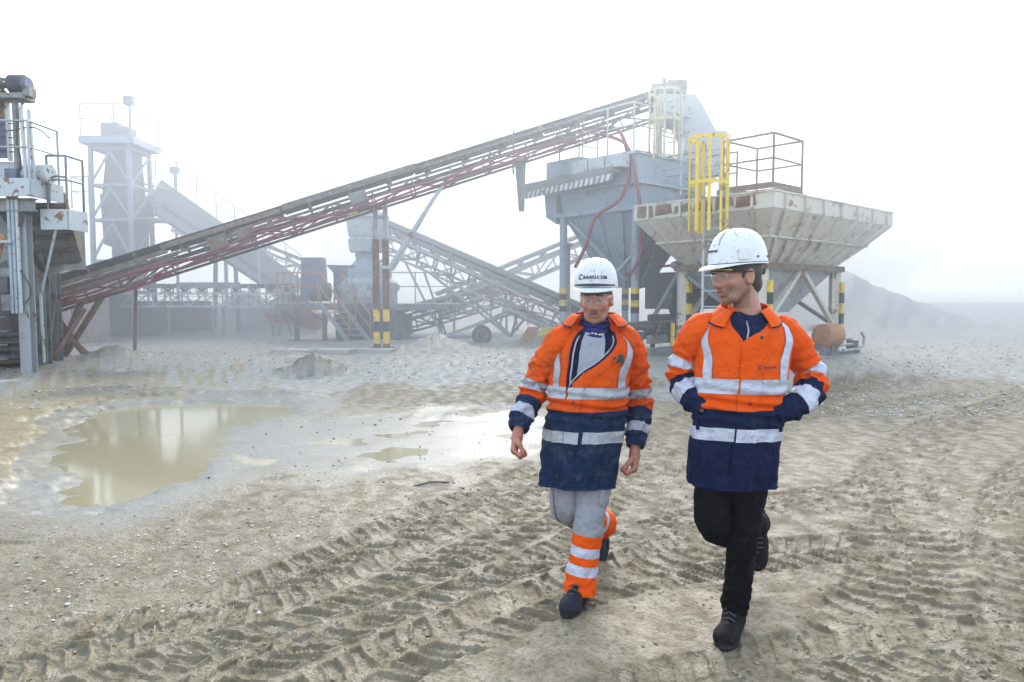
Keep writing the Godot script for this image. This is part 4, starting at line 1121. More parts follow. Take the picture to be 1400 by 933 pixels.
# ---------- cone crusher with its platform ----------
func make_crusher() -> void:
	var t := thing("cone_crusher", "silver grey cone crusher tower with dark blue drive panels on a steel platform", "crusher", V(-4.8, 0.2, 23.5))
	var b := V(-4.75, 0.2, 23.6)
	lathe(t, "lower_shell", [Vector2(0.01, 0.2), Vector2(0.95, 0.2), Vector2(0.95, 1.1), Vector2(0.01, 1.1)], b, M.dark, Vector3.UP, 18)
	lathe(t, "main_shell", [Vector2(0.01, 1.1), Vector2(0.92, 1.1), Vector2(0.98, 1.2), Vector2(0.98, 1.85), Vector2(0.8, 2.0), Vector2(0.8, 2.3), Vector2(0.01, 2.3)], b, M.pale, Vector3.UP, 18)
	lathe(t, "neck", [Vector2(0.01, 2.3), Vector2(0.62, 2.3), Vector2(0.36, 2.62), Vector2(0.4, 2.8), Vector2(0.01, 2.8)], b, M.steelblue, Vector3.UP, 18)
	lathe(t, "feed_bowl", [Vector2(0.01, 2.8), Vector2(0.56, 2.85), Vector2(0.62, 3.25), Vector2(0.55, 3.3), Vector2(0.6, 3.4), Vector2(0.66, 3.85), Vector2(0.6, 3.95), Vector2(0.01, 3.95)], b, M.pale, Vector3.UP, 18)
	lathe(t, "top_ring", [Vector2(0.5, 3.95), Vector2(0.75, 3.95), Vector2(0.75, 4.03), Vector2(0.5, 4.03)], b, M.galv, Vector3.UP, 18)
	for k in 10:
		var an := TAU * k / 10
		block(t, "bolt_lug", b + Vector3(cos(an) * 0.98, 1.7, sin(an) * 0.98), Vector3(0.14, 0.2, 0.14), M.galv, -an)
	prism(t, "drive_panel", [V(-6.75, 1.5, 22.9), V(-5.98, 1.5, 22.9), V(-6.05, 2.85, 22.9), V(-6.72, 2.85, 22.9)], Vector3(0, 0, -0.5), M.navy)
	prism(t, "drive_panel", [V(-5.72, 1.5, 23.0), V(-5.1, 1.5, 23.0), V(-5.05, 2.6, 23.0), V(-5.95, 2.62, 23.0), V(-5.72, 2.45, 23.0)], Vector3(0, 0, -0.6), M.navy)
	lathe(t, "motor", [Vector2(0.01, 0), Vector2(0.3, 0), Vector2(0.3, 0.6), Vector2(0.01, 0.6)], V(-6.4, 1.75, 22.85), M.dark, Vector3.RIGHT, 14)
	block(t, "status_plate", b + Vector3(0.1, 1.55, 0.98), Vector3(0.4, 0.3, 0.04), M.white)
	# platform
	for k in 9: block(t, "deck_plate", V(-6.9 + k * 0.6, 1.36, 22.7), Vector3(0.58, 0.05, 1.5), M.grey)
	beam(t, "deck_beam", V(-7.25, 1.28, 21.95), V(-1.95, 1.28, 21.95), 0.1, 0.16, M.grey)
	beam(t, "deck_beam", V(-7.25, 1.28, 23.4), V(-1.95, 1.28, 23.4), 0.1, 0.16, M.grey)
	for x in [-6.6, -5.75, -3.6, -2.2]:
		beam(t, "leg", V(x, 0.2, 21.95), V(x, 1.24, 21.95), 0.12, 0.12, M.dark)
		angle(t, "knee_brace", V(x - 0.5, 1.2, 21.95), V(x, 0.85, 21.95), 0.06, M.dark)
	block(t, "sill", V(-6.2, 0.24, 21.95), Vector3(1.4, 0.08, 0.2), M.dark)
	block(t, "base_block", V(-4.4, 0.62, 23.0), Vector3(2.2, 0.85, 1.4), M.dark)
	railing(t, [V(-7.2, 1.39, 23.3), V(-7.2, 1.39, 22.0), V(-5.95, 1.39, 22.0)], 0.95, M.orange, 0.022, 0.65, false)
	railing(t, [V(-4.9, 1.39, 22.0), V(-2.0, 1.39, 22.0), V(-2.0, 1.39, 23.3)], 0.95, M.galv, 0.02, 0.95, false)
	# orange stair
	var s := thing("orange_stair", "steep stair with orange handrails leading up to the crusher platform", "stairs", V(-5.2, 0.2, 21.5))
	var a0 := V(-5.85, 1.38, 21.9)
	var a1 := V(-4.75, 0.22, 20.9)
	for k in [0.0, 0.62]:
		var o := Vector3(k, 0, 0)
		beam(s, "stringer", a0 + o, a1 + o + Vector3(0.0, 0, 0), 0.04, 0.14, M.galv)
		pipe(s, "handrail", a0 + o + Vector3(0, 0.95, 0), a1 + o + Vector3(0.0, 0.85, 0), 0.03, M.orange)
		pipe(s, "handrail", a0 + o + Vector3(0, 0.5, 0), a1 + o + Vector3(0.0, 0.45, 0), 0.022, M.orange)
		for f in [0.0, 0.5, 1.0]: pipe(s, "baluster", a0.lerp(a1, f) + o, a0.lerp(a1, f) + o + Vector3(0, 0.93 - 0.08 * f, 0), 0.025, M.orange)
	for k in 7:
		var p := a0.lerp(a1, (k + 0.5) / 7.0)
		block(s, "tread", p + Vector3(0.31, 0, 0), Vector3(0.6, 0.03, 0.16), M.yellow if k == 1 else M.galv)

# ---------- lattice tower with the sloping gallery behind it ----------
func make_tower() -> void:
	var t := thing("screen_tower", "tall pale lattice screening tower fading into the fog at left", "tower", V(-12.6, 0.1, 24.2))
	var xs := [-13.4, -12.1]
	var ds := [23.0, 24.3]
	var m: Material = M.tower
	for x in xs:
		for d in ds:
			beam(t, "leg", V(x, 0.1, d), V(x + (0.05 if x < -13 else -0.05), 6.5, d), 0.12, 0.12, m)
	var levels := [1.75, 2.75, 4.05, 5.15, 6.3]
	for y in levels:
		for d in ds: beam(t, "girt", V(xs[0], y, d), V(xs[1], y, d), 0.05, 0.08, m)
		for x in xs: beam(t, "girt", V(x, y, ds[0]), V(x, y, ds[1]), 0.05, 0.08, m)
	for k in levels.size() - 1:
		var y0: float = levels[k]
		var y1: float = levels[k + 1]
		var mx := -12.75
		for s in xs:
			beam(t, "diagonal", V(s, y0, ds[0]), V(mx, y1 - 0.1, ds[0]), 0.045, 0.07, m)
		beam(t, "diagonal", V(xs[1], y0, ds[0]), V(xs[1], y1, ds[1]), 0.045, 0.07, m)
	# decks
	block(t, "deck", V(-12.68, 6.55, 23.6), Vector3(1.6, 0.06, 1.8), M.grey)
	for d in [22.65, 24.5]: beam(t, "deck_edge", V(-13.5, 6.5, d), V(-11.85, 6.5, d), 0.06, 0.22, m)
	for x in [-13.5, -11.85]: beam(t, "deck_edge", V(x, 6.5, 22.7), V(x, 6.5, 24.45), 0.06, 0.22, m)
	railing(t, [V(-13.47, 6.6, 24.45), V(-13.47, 6.6, 22.7), V(-11.88, 6.6, 22.7), V(-11.88, 6.6, 24.45)], 1.0, m, 0.022, 1.2, false)
	block(t, "deck", V(-12.2, 4.1, 23.7), Vector3(1.6, 0.06, 1.4), M.grey)
	railing(t, [V(-11.42, 4.15, 23.05), V(-11.42, 4.15, 24.4)], 1.0, m, 0.022, 1.0, false)
	railing(t, [V(-14.0, 4.4, 23.6), V(-14.0, 4.4, 23.0), V(-13.45, 4.4, 23.0)], 1.0, m, 0.022, 0.6, false)
	block(t, "drive_box", V(-12.85, 6.9, 23.5), Vector3(0.55, 0.5, 0.6), M.dark)
	block(t, "drive_box", V(-12.4, 6.82, 23.5), Vector3(0.3, 0.38, 0.5), M.dark)
	pipe(t, "mast", V(-12.85, 7.1, 23.5), V(-12.85, 7.75, 23.5), 0.03, m)
	pipe(t, "lamp_mast", V(-11.95, 6.6, 22.75), V(-11.95, 7.6, 22.75), 0.03, m)
	block(t, "floodlight", V(-11.95, 7.7, 22.75), Vector3(0.28, 0.26, 0.2), M.dark)
	# hoppers and chutes inside
	loft_part(t, "inner_hopper", [V(-13.2, 4.9, 23.3), V(-12.2, 4.9, 23.3), V(-12.2, 4.9, 24.1), V(-13.2, 4.9, 24.1)], [V(-12.95, 6.4, 23.2), V(-12.3, 6.4, 23.2), V(-12.3, 6.4, 24.1), V(-12.95, 6.4, 24.1)], M.dark)
	loft_part(t, "screen_box", [V(-13.2, 3.3, 23.3), V(-12.2, 2.9, 23.3), V(-12.2, 2.9, 24.2), V(-13.2, 3.3, 24.2)], [V(-13.25, 4.9, 23.25), V(-12.15, 4.9, 23.25), V(-12.15, 4.9, 24.2), V(-13.25, 4.9, 24.2)], M.dark)
	for s in [[-12.7, 3.4, -13.2, 0.6], [-12.7, 3.5, -12.2, 2.2]]:
		beam(t, "chute", V(s[0], s[1], 23.6), V(s[2], s[3], 23.3), 0.5, 0.45, M.dark)
	for k in 3: block(t, "base_machine", V(-13.3 + k * 1.1, 0.75, 24.8), Vector3(0.9, 1.4, 1.2), M.dark if k != 1 else M.dark)
	for k in 4:
		var y := 0.9 + k * 1.35
		pipe(t, "riser", V(-13.1 + 0.27 * k, y, 23.15), V(-13.1 + 0.27 * k, y + 1.2, 23.15), 0.035, M.dark)
		angle(t, "inner_brace", V(-13.2, y, 23.6), V(-12.3, y + 1.1, 23.5), 0.06, M.dark)
		block(t, "landing", V(-12.75, y + 0.4, 23.9), Vector3(1.1, 0.04, 0.7), M.dark)
	for k in 9: pipe(t, "ladder_rung", V(-11.95, 2.2 + k * 0.42, 24.2), V(-11.95, 2.2 + k * 0.42, 23.8), 0.015, M.dark)
	# gallery that slopes down to the right behind the tower
	var g := thing("conveyor_gallery", "enclosed sloping conveyor gallery running down right behind the lattice tower", "conveyor", V(-9.5, 0.2, 27.0))
	var a := V(-12.1, 5.2, 24.4)
	var b := V(-8.6, 1.9, 28.6)
	beam(g, "gallery_floor", a - Vector3(0, 0.55, 0), b - Vector3(0, 0.55, 0), 1.2, 0.1, M.dark)
	beam(g, "gallery_wall", a + Vector3(0.3, -0.1, 0.5), b + Vector3(0.3, -0.1, 0.5), 0.05, 0.9, M.grey)
	beam(g, "gallery_wall", a - Vector3(0.3, 0.1, 0.5), b - Vector3(0.3, 0.1, 0.5), 0.05, 0.9, M.grey)
	beam(g, "side_girder", a + Vector3(0.35, -0.75, 0.55), b + Vector3(0.35, -0.75, 0.55), 0.08, 0.16, M.tower)
	railing(g, [a + Vector3(0.4, 0.35, 0.6), b + Vector3(0.4, 0.35, 0.6)], 0.95, M.tower, 0.02, 0.8, false)
	for f in [0.45, 0.95]:
		beam(g, "trestle", a.lerp(b, f) - Vector3(0.3, 0.6, 0), Vector3(a.lerp(b, f).x - 0.4, 0.15, a.lerp(b, f).z), 0.12, 0.12, M.grey)
		beam(g, "trestle", a.lerp(b, f) + Vector3(0.4, -0.6, 0), Vector3(a.lerp(b, f).x + 0.5, 0.15, a.lerp(b, f).z), 0.12, 0.12, M.grey)
	plate(g, "end_chute", [b + Vector3(-0.2, 0.2, 0.6), b + Vector3(0.9, -0.5, 0.6), b + Vector3(0.6, -0.95, 0.6), b + Vector3(-0.5, -0.4, 0.6)], 0.5, M.grey)
	# lamp mast beside the gallery
	var l := thing("lamp_mast", "slim floodlight mast standing behind the lattice tower", "lamp post", V(-11.6, 0.2, 27.0))
	pipe(l, "pole", V(-12.1, 0.2, 26.0), V(-12.1, 6.0, 26.0), 0.05, M.tower)
	block(l, "lamp_head", V(-12.1, 6.12, 26.0), Vector3(0.3, 0.24, 0.2), M.dark)

# ---------- other conveyors ----------
func make_far_conveyors() -> void:
	var t := thing("wheeled_conveyor", "mobile lattice conveyor on two tyres running down right from the crusher", "conveyor", V(-2.2, 0.2, 22.0))
	var a := V(-4.6, 3.35, 24.2)
	var b := V(1.9, 0.45, 20.6)
	conveyor(t, a, b, {"wide": 0.9, "high": 0.55, "bay": 0.75, "m": M.pale, "m2": M.pale, "chord": 0.075})
	var ax := (b - a).normalized()
	var side := ax.cross(Vector3.UP).normalized()
	if side.z < 0: side = -side
	beam(t, "skirt_board", a + side * 0.48 + Vector3(0, 0.78, 0), b + side * 0.48 + Vector3(0, 0.78, 0), 0.02, 0.16, M.grey)
	loft_part(t, "head_hood", [a + Vector3(-0.4, 0.3, 0.5), a + Vector3(0.5, 0.1, 0.5), a + Vector3(0.5, 0.1, -0.5), a + Vector3(-0.4, 0.3, -0.5)], [a + Vector3(-0.5, 1.15, 0.5), a + Vector3(0.4, 1.0, 0.5), a + Vector3(0.4, 1.0, -0.5), a + Vector3(-0.5, 1.15, -0.5)], M.pale)
	for x in [-2.05, 0.32]:
		pass
	# V legs down to the axle, and wheels
	for q in [[-3.2, -2.05], [-2.4, -0.05], [0.2, -2.0], [0.35, -0.05]]:
		var f: float = (q[0] - a.x) / (b.x - a.x)
		var top := a.lerp(b, f)
		for s in [-1, 1]: angle(t, "leg", top + side * s * 0.42, Vector3(q[1], 0.42, -21.9 + s * 0.55), 0.08, M.galv)
	pipe(t, "axle_beam", V(-3.4, 0.42, 21.4), V(-0.6, 0.42, 21.4), 0.05, M.galv)
	for x in [-3.35, -0.9]: wheel(t, V(x, 0.46, 21.3), 0.3, Vector3(0.12, 0, 1), M.pale)
	beam(t, "tie", V(-1.4, 1.3, 21.9), V(0.1, 1.3, 21.9), 0.05, 0.05, M.galv)
	# tail frame with orange guards
	for k in 3: plate(t, "tail_guard", [V(0.2 + k * 0.42, 0.35, 20.2), V(0.55 + k * 0.42, 0.35, 20.2), V(0.8 + k * 0.42, 0.75, 20.2), V(0.45 + k * 0.42, 0.75, 20.2)], 0.03, M.orange if k != 1 else M.yellow)
	railing(t, [V(-0.6, 1.05, 20.4), V(1.5, 0.55, 20.2)], 0.75, M.orange, 0.02, 0.9, false)
	# lower feed conveyor passing under the crusher
	var c := thing("feed_conveyor", "low lattice conveyor climbing right from under the crusher platform", "conveyor", V(-1.5, 0.2, 24.0))
	conveyor(c, V(-3.9, 0.35, 23.2), V(0.2, 1.5, 26.5), {"wide": 0.8, "high": 0.45, "bay": 0.75, "m": M.grey, "chord": 0.07})
	for x in [-2.0, -0.2]:
		var p := V(-3.9, 0.35, 23.2).lerp(V(0.2, 1.5, 26.5), (x + 3.9) / 4.1)
		beam(c, "leg", p, Vector3(p.x, 0.2, p.z), 0.08, 0.08, M.galv)
	# chute trough under the wheeled conveyor
	var h := thing("discharge_trough", "grey trough slanting under the wheeled conveyor's lower end", "chute", V(1.0, 0.3, 21.0))
	plate(h, "floor", [V(-0.2, 1.15, 21.6), V(0.2, 1.3, 22.2), V(2.2, 0.45, 21.4), V(1.8, 0.3, 20.8)], 0.04, M.grey)
	plate(h, "side", [V(-0.2, 1.15, 21.6), V(1.8, 0.3, 20.8), V(1.8, 0.55, 20.8), V(-0.2, 1.35, 21.6)], 0.03, M.pale)
	beam(h, "stand", V(1.0, 0.2, 21.2), V(1.0, 0.8, 21.2), 0.08, 0.08, M.galv)
	# level conveyor at left centre
	var f := thing("level_conveyor", "level lattice conveyor on slim posts between the tower and the crusher", "conveyor", V(-10.0, 0.2, 24.0))
	conveyor(f, V(-12.9, 1.28, 23.9), V(-7.2, 1.28, 23.9), {"wide": 0.8, "high": 0.42, "bay": 0.55, "m": M.pale, "chord": 0.06})
	for x in [-11.3, -9.85, -9.5, -7.9]: beam(f, "post", V(x, 0.2, 23.6), V(x, 1.26, 23.6), 0.07, 0.07, M.grey)
	for x in [-7.8, -7.45]: beam(f, "post", V(-7.62 + (x + 7.62) * 1.4, 0.2, 24.0), V(-7.62, 1.26, 24.0), 0.06, 0.06, M.grey)
	beam(f, "side_board", V(-11.0, 1.98, 23.5), V(-8.9, 1.98, 23.5), 0.03, 0.18, M.grey)
	# faint far ones
	var k := thing("distant_conveyor", "pale far conveyor rising right behind the first worker's helmet", "conveyor", V(3.0, 0.2, 29.0), "conveyors far off in the fog")
	conveyor(k, V(-2.6, 0.9, 27.8), V(5.6, 4.35, 30.5), {"wide": 0.8, "high": 0.6, "bay": 1.0, "m": M.grey, "chord": 0.09})
	for q in [0.3, 0.7]:
		var p := V(-2.6, 0.9, 27.8).lerp(V(5.6, 4.35, 30.5), q)
		beam(k, "trestle", p, Vector3(p.x - 0.4, 0.2, p.z), 0.1, 0.1, M.grey)
		beam(k, "trestle", p, Vector3(p.x + 0.4, 0.2, p.z), 0.1, 0.1, M.grey)
	var k2 := thing("distant_conveyor", "ghostly far conveyor sloping down right of the lattice tower's gallery", "conveyor", V(-11.0, 0.2, 31.0), "conveyors far off in the fog")
	conveyor(k2, V(-14.0, 4.3, 30.0), V(-8.3, 2.0, 30.5), {"wide": 0.8, "high": 0.6, "bay": 1.0, "m": M.grey, "chord": 0.09})
	for q in [0.35, 0.9]:
		var p := V(-14.0, 4.3, 30.0).lerp(V(-8.3, 2.0, 30.5), q)
		beam(k2, "trestle", p, Vector3(p.x, 0.2, p.z), 0.12, 0.12, M.grey)

func make_small_things() -> void:
	# slim poles
	var pole := thing("lamp_pole", "slim pole with small lamp head left of the blue hopper", "lamp post", V(1.6, 0.3, 21.0))
	pipe(pole, "pole", V(1.62, 0.3, 20.6), V(1.62, 3.05, 20.6), 0.045, M.grey)
	block(pole, "lamp_head", V(1.6, 3.08, 20.6), Vector3(0.26, 0.09, 0.16), M.orange)
	block(pole, "marker", V(1.62, 1.0, 20.53), Vector3(0.14, 0.2, 0.05), M.yellow)
	var p2 := thing("pipe_pole", "thin bare pole standing behind the level conveyor", "pole", V(-9.6, 0.2, 26.0))
	pipe(p2, "pole", V(-8.8, 0.2, 25.0), V(-8.8, 3.3, 25.0), 0.03, M.pale)
	# red loader bucket beyond the level conveyor
	var r := thing("red_skip", "faded red steel skip standing under the level conveyor's right end", "skip", V(-7.8, 0.2, 26.0))
	loft_part(r, "body", [V(-8.5, 0.4, 25.6), V(-7.0, 0.4, 25.6), V(-7.0, 0.4, 26.8), V(-8.5, 0.4, 26.8)], [V(-8.8, 1.0, 25.4), V(-6.8, 1.0, 25.4), V(-6.8, 1.0, 27.0), V(-8.8, 1.0, 27.0)], M.red)
	loft_part(r, "hood", [V(-8.3, 1.0, 25.7), V(-7.2, 1.0, 25.7), V(-7.2, 1.0, 26.7), V(-8.3, 1.0, 26.7)], [V(-8.0, 1.7, 25.9), V(-7.4, 1.7, 25.9), V(-7.4, 1.7, 26.5), V(-8.0, 1.7, 26.5)], M.red)
	beam(r, "runner", V(-8.4, 0.26, 25.8), V(-7.0, 0.26, 25.8), 0.15, 0.16, M.dark)
	beam(r, "runner", V(-8.4, 0.26, 26.6), V(-7.0, 0.26, 26.6), 0.15, 0.16, M.dark)
	# plinth strip with loose kerb block
	var s := thing("concrete_strip", "long low concrete strip in front of the striped post", "kerb", V(-4.5, 0.2, 17.2))
	for k in 3: block(s, "slab", V(-5.15 + k * 0.92, 0.29 - 0.01 * k, 16.9 + k * 0.22), Vector3(0.9, 0.15, 0.5), M.concrete, -0.22)
	var kb := thing("kerb_block", "short broken concrete block lying left of the long strip", "block", V(-4.6, 0.2, 15.3))
	loft_part(kb, "block", [V(-4.75, 0.18, 14.9), V(-4.15, 0.18, 15.0), V(-4.2, 0.18, 15.3), V(-4.8, 0.18, 15.2)], [V(-4.73, 0.34, 14.92), V(-4.17, 0.36, 15.02), V(-4.22, 0.36, 15.28), V(-4.78, 0.33, 15.2)], M.concrete)
	# pale pinkish container wall behind the conveyor tail
	var w := thing("storage_container", "pale pinkish storage container behind the conveyor's lower end", "container", V(-13.0, 0.2, 20.5))
	block(w, "body", V(-13.9, 1.3, 20.9), Vector3(3.4, 2.2, 1.6), M.pinkish)
	for k in 11: beam(w, "corrugation", V(-15.4 + k * 0.3, 0.25, 20.06), V(-15.4 + k * 0.3, 2.35, 20.06), 0.12, 0.06, M.pinkish, Vector3.BACK)
	for y in [0.22, 2.4]: beam(w, "frame_rail", V(-15.6, y, 20.06), V(-12.2, y, 20.06), 0.1, 0.1, M.pinkish)
	# loose pieces on the ground
	var tw := thing("bent_bar", "thin dark bent bar lying on the wet silt", "bar", V(-0.7, -0.03, 6.2))
	tube(tw, "bar", [V(-0.85, -0.02, 6.1), V(-0.7, -0.01, 6.2), V(-0.55, -0.02, 6.22)], 0.008, M.dark)

# ---------- smooth bodies: a field of tapered capsules and ellipsoids, meshed as surface nets ----------
# prims: [kind 0 capsule, a, b, ra, rb] or [kind 1 ellipsoid, centre, radii, basis] ; a fifth/last "cut" flag carves
func prim_d(q: Array, p: Vector3) -> float:
	if q[0] == 0:
		var a: Vector3 = q[1]
		var ab: Vector3 = q[2] - a
		var t := clampf((p - a).dot(ab) / maxf(ab.length_squared(), 1e-9), 0.0, 1.0)
		return p.distance_to(a + ab * t) - lerpf(q[3], q[4], t)
	var l: Vector3 = p - q[1]
	var r: Vector3 = q[2]
	var k0 := (l / r).length()
	var k1 := (l / (r * r)).length()
	return k0 * (k0 - 1.0) / maxf(k1, 1e-6)

func field(prims: Array, cuts: Array, k: float, p: Vector3) -> float:
	var d := 1e3
	for q in prims:
		var e := prim_d(q, p)
		var h := maxf(k - absf(d - e), 0.0) / k
		d = minf(d, e) - h * h * k * 0.25
	for q in cuts:
		var e := -prim_d(q, p)
		var h := maxf(k - absf(d - e), 0.0) / k
		d = maxf(d, e) + h * h * k * 0.25
	return d

# appends to out.v / out.i ; xf places the local field in the person's frame
func nets(out: Dictionary, prims: Array, cuts: Array, k: float, c: float, xf: Transform3D) -> void:
	var lo := Vector3.ONE * 1e3
	var hi := -lo
	for q in prims:
		var ra: float = maxf(q[3], q[4]) if q[0] == 0 else maxf(q[2].x, maxf(q[2].y, q[2].z))
		for p in ([q[1], q[2]] if q[0] == 0 else [q[1]]):
			lo = lo.min(p - Vector3.ONE * ra)
			hi = hi.max(p + Vector3.ONE * ra)
	lo -= Vector3.ONE * c * 2.5
	hi += Vector3.ONE * c * 2.5
	var B := 6
	var n := Vector3i(((hi - lo) / (c * B)).ceil())
	var ny := n.y * B + 1
	var nz := n.z * B + 1
	var val := {}
	var diag := c * B * 0.87
	for bx in n.x:
		for by in n.y:
			for bz in n.z:
				var mid := lo + (Vector3(bx, by, bz) + Vector3.ONE * 0.5) * c * B
				var near := []
				var best := 1e3
				for q in prims:
					var e := prim_d(q, mid)
					best = minf(best, e)
					if e < diag * 1.5 + k: near.append(q)
				if near.is_empty() or absf(field(near, cuts, k, mid)) > diag * 1.25 + k * 0.5: continue
				for x in B + 1:
					for y in B + 1:
						for z in B + 1:
							var g := ((bx * B + x) * ny + by * B + y) * nz + bz * B + z
							if not val.has(g): val[g] = field(near, cuts, k, lo + Vector3(bx * B + x, by * B + y, bz * B + z) * c)
	var vert := {}
	var sx := ny * nz
	var off := [0, sx, nz, sx + nz, 1, sx + 1, nz + 1, sx + nz + 1]
	var edges := [[0, 1], [2, 3], [4, 5], [6, 7], [0, 2], [1, 3], [4, 6], [5, 7], [0, 4], [1, 5], [2, 6], [3, 7]]
	var corner := []
	for i in 8: corner.append(Vector3(i & 1, (i >> 1) & 1, (i >> 2) & 1))
	var v: PackedVector3Array = out.v
	var idx: PackedInt32Array = out.i
	for g in val:
		var f := []
		var ok := true
		var s := 0
		for o in off:
			var w = val.get(g + o)
			if w == null:
				ok = false
				break
			f.append(w)
			if w < 0.0: s += 1
		if not ok or s == 0 or s == 8: continue
		var sum := Vector3.ZERO
		var m := 0
		for e in edges:
			var f0: float = f[e[0]]
			var f1: float = f[e[1]]
			if (f0 < 0.0) != (f1 < 0.0):
				sum += corner[e[0]].lerp(corner[e[1]], f0 / (f0 - f1))
				m += 1
		var p := lo + (Vector3(g / sx, (g / nz) % ny, g % nz) + sum / m) * c
		vert[g] = v.size()
		v.append(xf * p)
	for g in vert:
		var f0: float = val[g]
		for ax in 3:
			var st: int = [sx, nz, 1][ax]
			var u: int = [nz, 1, sx][ax]
			var w: int = [1, sx, nz][ax]
			if not val.has(g + st): continue
			var f1: float = val[g + st]
			if (f0 < 0.0) == (f1 < 0.0): continue
			if not (vert.has(g - u) and vert.has(g - w) and vert.has(g - u - w)): continue
			var a: int = vert[g]
			var b: int = vert[g - u]
			var cc: int = vert[g - u - w]
			var d: int = vert[g - w]
			if f0 < 0.0: idx.append_array(PackedInt32Array([a, cc, b, a, d, cc]))
			else: idx.append_array(PackedInt32Array([a, b, cc, a, cc, d]))
	out.v = v
	out.i = idx

func skin_mesh(out: Dictionary, tint: Callable) -> ArrayMesh:
	var v: PackedVector3Array = out.v
	var idx: PackedInt32Array = out.i
	var nor := PackedVector3Array()
	nor.resize(v.size())
	for k in range(0, idx.size(), 3):
		var n := (v[idx[k + 2]] - v[idx[k]]).cross(v[idx[k + 1]] - v[idx[k]])
		for j in 3: nor[idx[k + j]] += n
	var col := PackedColorArray()
	for i in v.size():
		nor[i] = nor[i].normalized()
		col.append(tint.call(v[i]))
	var arr := []
	arr.resize(Mesh.ARRAY_MAX)
	arr[Mesh.ARRAY_VERTEX] = v
	arr[Mesh.ARRAY_NORMAL] = nor
	arr[Mesh.ARRAY_COLOR] = col
	arr[Mesh.ARRAY_INDEX] = idx
	var mesh := ArrayMesh.new()
	mesh.add_surface_from_arrays(Mesh.PRIMITIVE_TRIANGLES, arr)
	return mesh

# ---------- cloth: a surface over (s, a), cut into strips of different cloth along s ----------
func cloth_mesh(f: Callable, cuts: Array, rows_per_m: float, na: int, closed := true) -> ArrayMesh:
	# cuts: [[s0, s1, length in metres, material], ...]
	var ss := []
	var kinds := []
	for q in cuts:
		var n := maxi(2, int(q[2] * rows_per_m))
		for k in n:
			ss.append(lerpf(q[0], q[1], float(k) / n))
			kinds.append(q[3])
	ss.append(cuts[-1][1])
	var cols := na + 1
	var pos := []
	for s in ss:
		var row := PackedVector3Array()
		for j in cols: row.append(f.call(s, float(j % na if closed else j) / na))
		pos.append(row)
	var nr := ss.size()
	var nor := []
	for i in nr:
		var row := PackedVector3Array()
		for j in cols:
			var du: Vector3 = pos[mini(i + 1, nr - 1)][j] - pos[maxi(i - 1, 0)][j]
			var jl := (j - 1 + na) % na if closed else maxi(j - 1, 0)
			var jr := (j + 1) % na if closed else mini(j + 1, na)
			var dv: Vector3 = pos[i][jr] - pos[i][jl]
			row.append(du.cross(dv).normalized())
		nor.append(row)
	var mesh := ArrayMesh.new()
	var done := []
	for m in kinds:
		if m in done: continue
		done.append(m)
		var v := PackedVector3Array()
		var n := PackedVector3Array()
		for i in nr - 1:
			if kinds[i] != m: continue
			for j in na:
				for t in [[i, j], [i, j + 1], [i + 1, j + 1], [i, j], [i + 1, j + 1], [i + 1, j]]:
					v.append(pos[t[0]][t[1]])
					n.append(nor[t[0]][t[1]])
		var arr := []
		arr.resize(Mesh.ARRAY_MAX)
		arr[Mesh.ARRAY_VERTEX] = v
		arr[Mesh.ARRAY_NORMAL] = n
		mesh.add_surface_from_arrays(Mesh.PRIMITIVE_TRIANGLES, arr)
		mesh.surface_set_material(mesh.get_surface_count() - 1, m)
	return mesh

func keyed(keys: Array, x: float, col: int) -> float:
	var n := keys.size()
	if x <= keys[0][0]: return keys[0][col]
	for i in n - 1:
		if x <= keys[i + 1][0]:
			var t: float = (x - keys[i][0]) / (keys[i + 1][0] - keys[i][0])
			var p0: float = keys[maxi(i - 1, 0)][col]
			var p3: float = keys[mini(i + 2, n - 1)][col]
			return lerpf(lerpf(keys[i][col], keys[i + 1][col], smoothstep(0, 1, t)), cubic_interpolate(keys[i][col], keys[i + 1][col], p0, p3, t), 0.6)
	return keys[n - 1][col]

var n_fold := FastNoiseLite.new()
var n_crease := FastNoiseLite.new()

func fold(x: float, y: float, sd: float) -> float:
	return n_fold.get_noise_3d(x, y, sd) + 0.8 * (0.35 - absf(n_crease.get_noise_3d(x, y, sd + 40.0)))

# sleeve or trouser leg along a bent centre line
func limb_fn(path: Array, radii: Array, amp: float, sd: float, o: Vector3, flat := 1.0) -> Callable:
	var line := smooth_path(path, 12)
	var n := line.size()
	var len := PackedFloat32Array([0.0])
	for i in n - 1: len.append(len[i] + line[i].distance_to(line[i + 1]))
	var total := len[n - 1]
	var fx := []
	var x := Vector3.RIGHT
	for i in n:
		var z: Vector3 = (line[mini(i + 1, n - 1)] - line[maxi(i - 1, 0)]).normalized()
		x = (x - z * x.dot(z)).normalized()
		fx.append([x, z.cross(x)])
	return func(s: float, a: float) -> Vector3:
		var t := clampf(s, 0.0, 1.0) * total
		var i := clampi(len.bsearch(t) - 1, 0, n - 2)
		var w := clampf((t - len[i]) / maxf(len[i + 1] - len[i], 1e-6), 0, 1)
		var c: Vector3 = line[i].lerp(line[i + 1], w)
		var ax: Vector3 = fx[i][0].lerp(fx[i + 1][0], w).normalized()
		var ay: Vector3 = fx[i][1].lerp(fx[i + 1][1], w).normalized()
		var an := a * TAU
		var r := keyed(radii, s, 1)
		var q := amp * fold(cos(an) * 0.55 + 3.0 * t, sin(an) * 0.55 + 5.5 * t, sd)
		q += amp * 1.35 * keyed(radii, s, 2) * sin(t * 84.0 + 1.4 * sin(an * 2.0 + sd) + sd + 4.0 * n_fold.get_noise_2d(t * 5.0, sd + cos(an) * 0.6))
		return c + (ax * cos(an) + ay * sin(an) * flat) * (r + q) - o

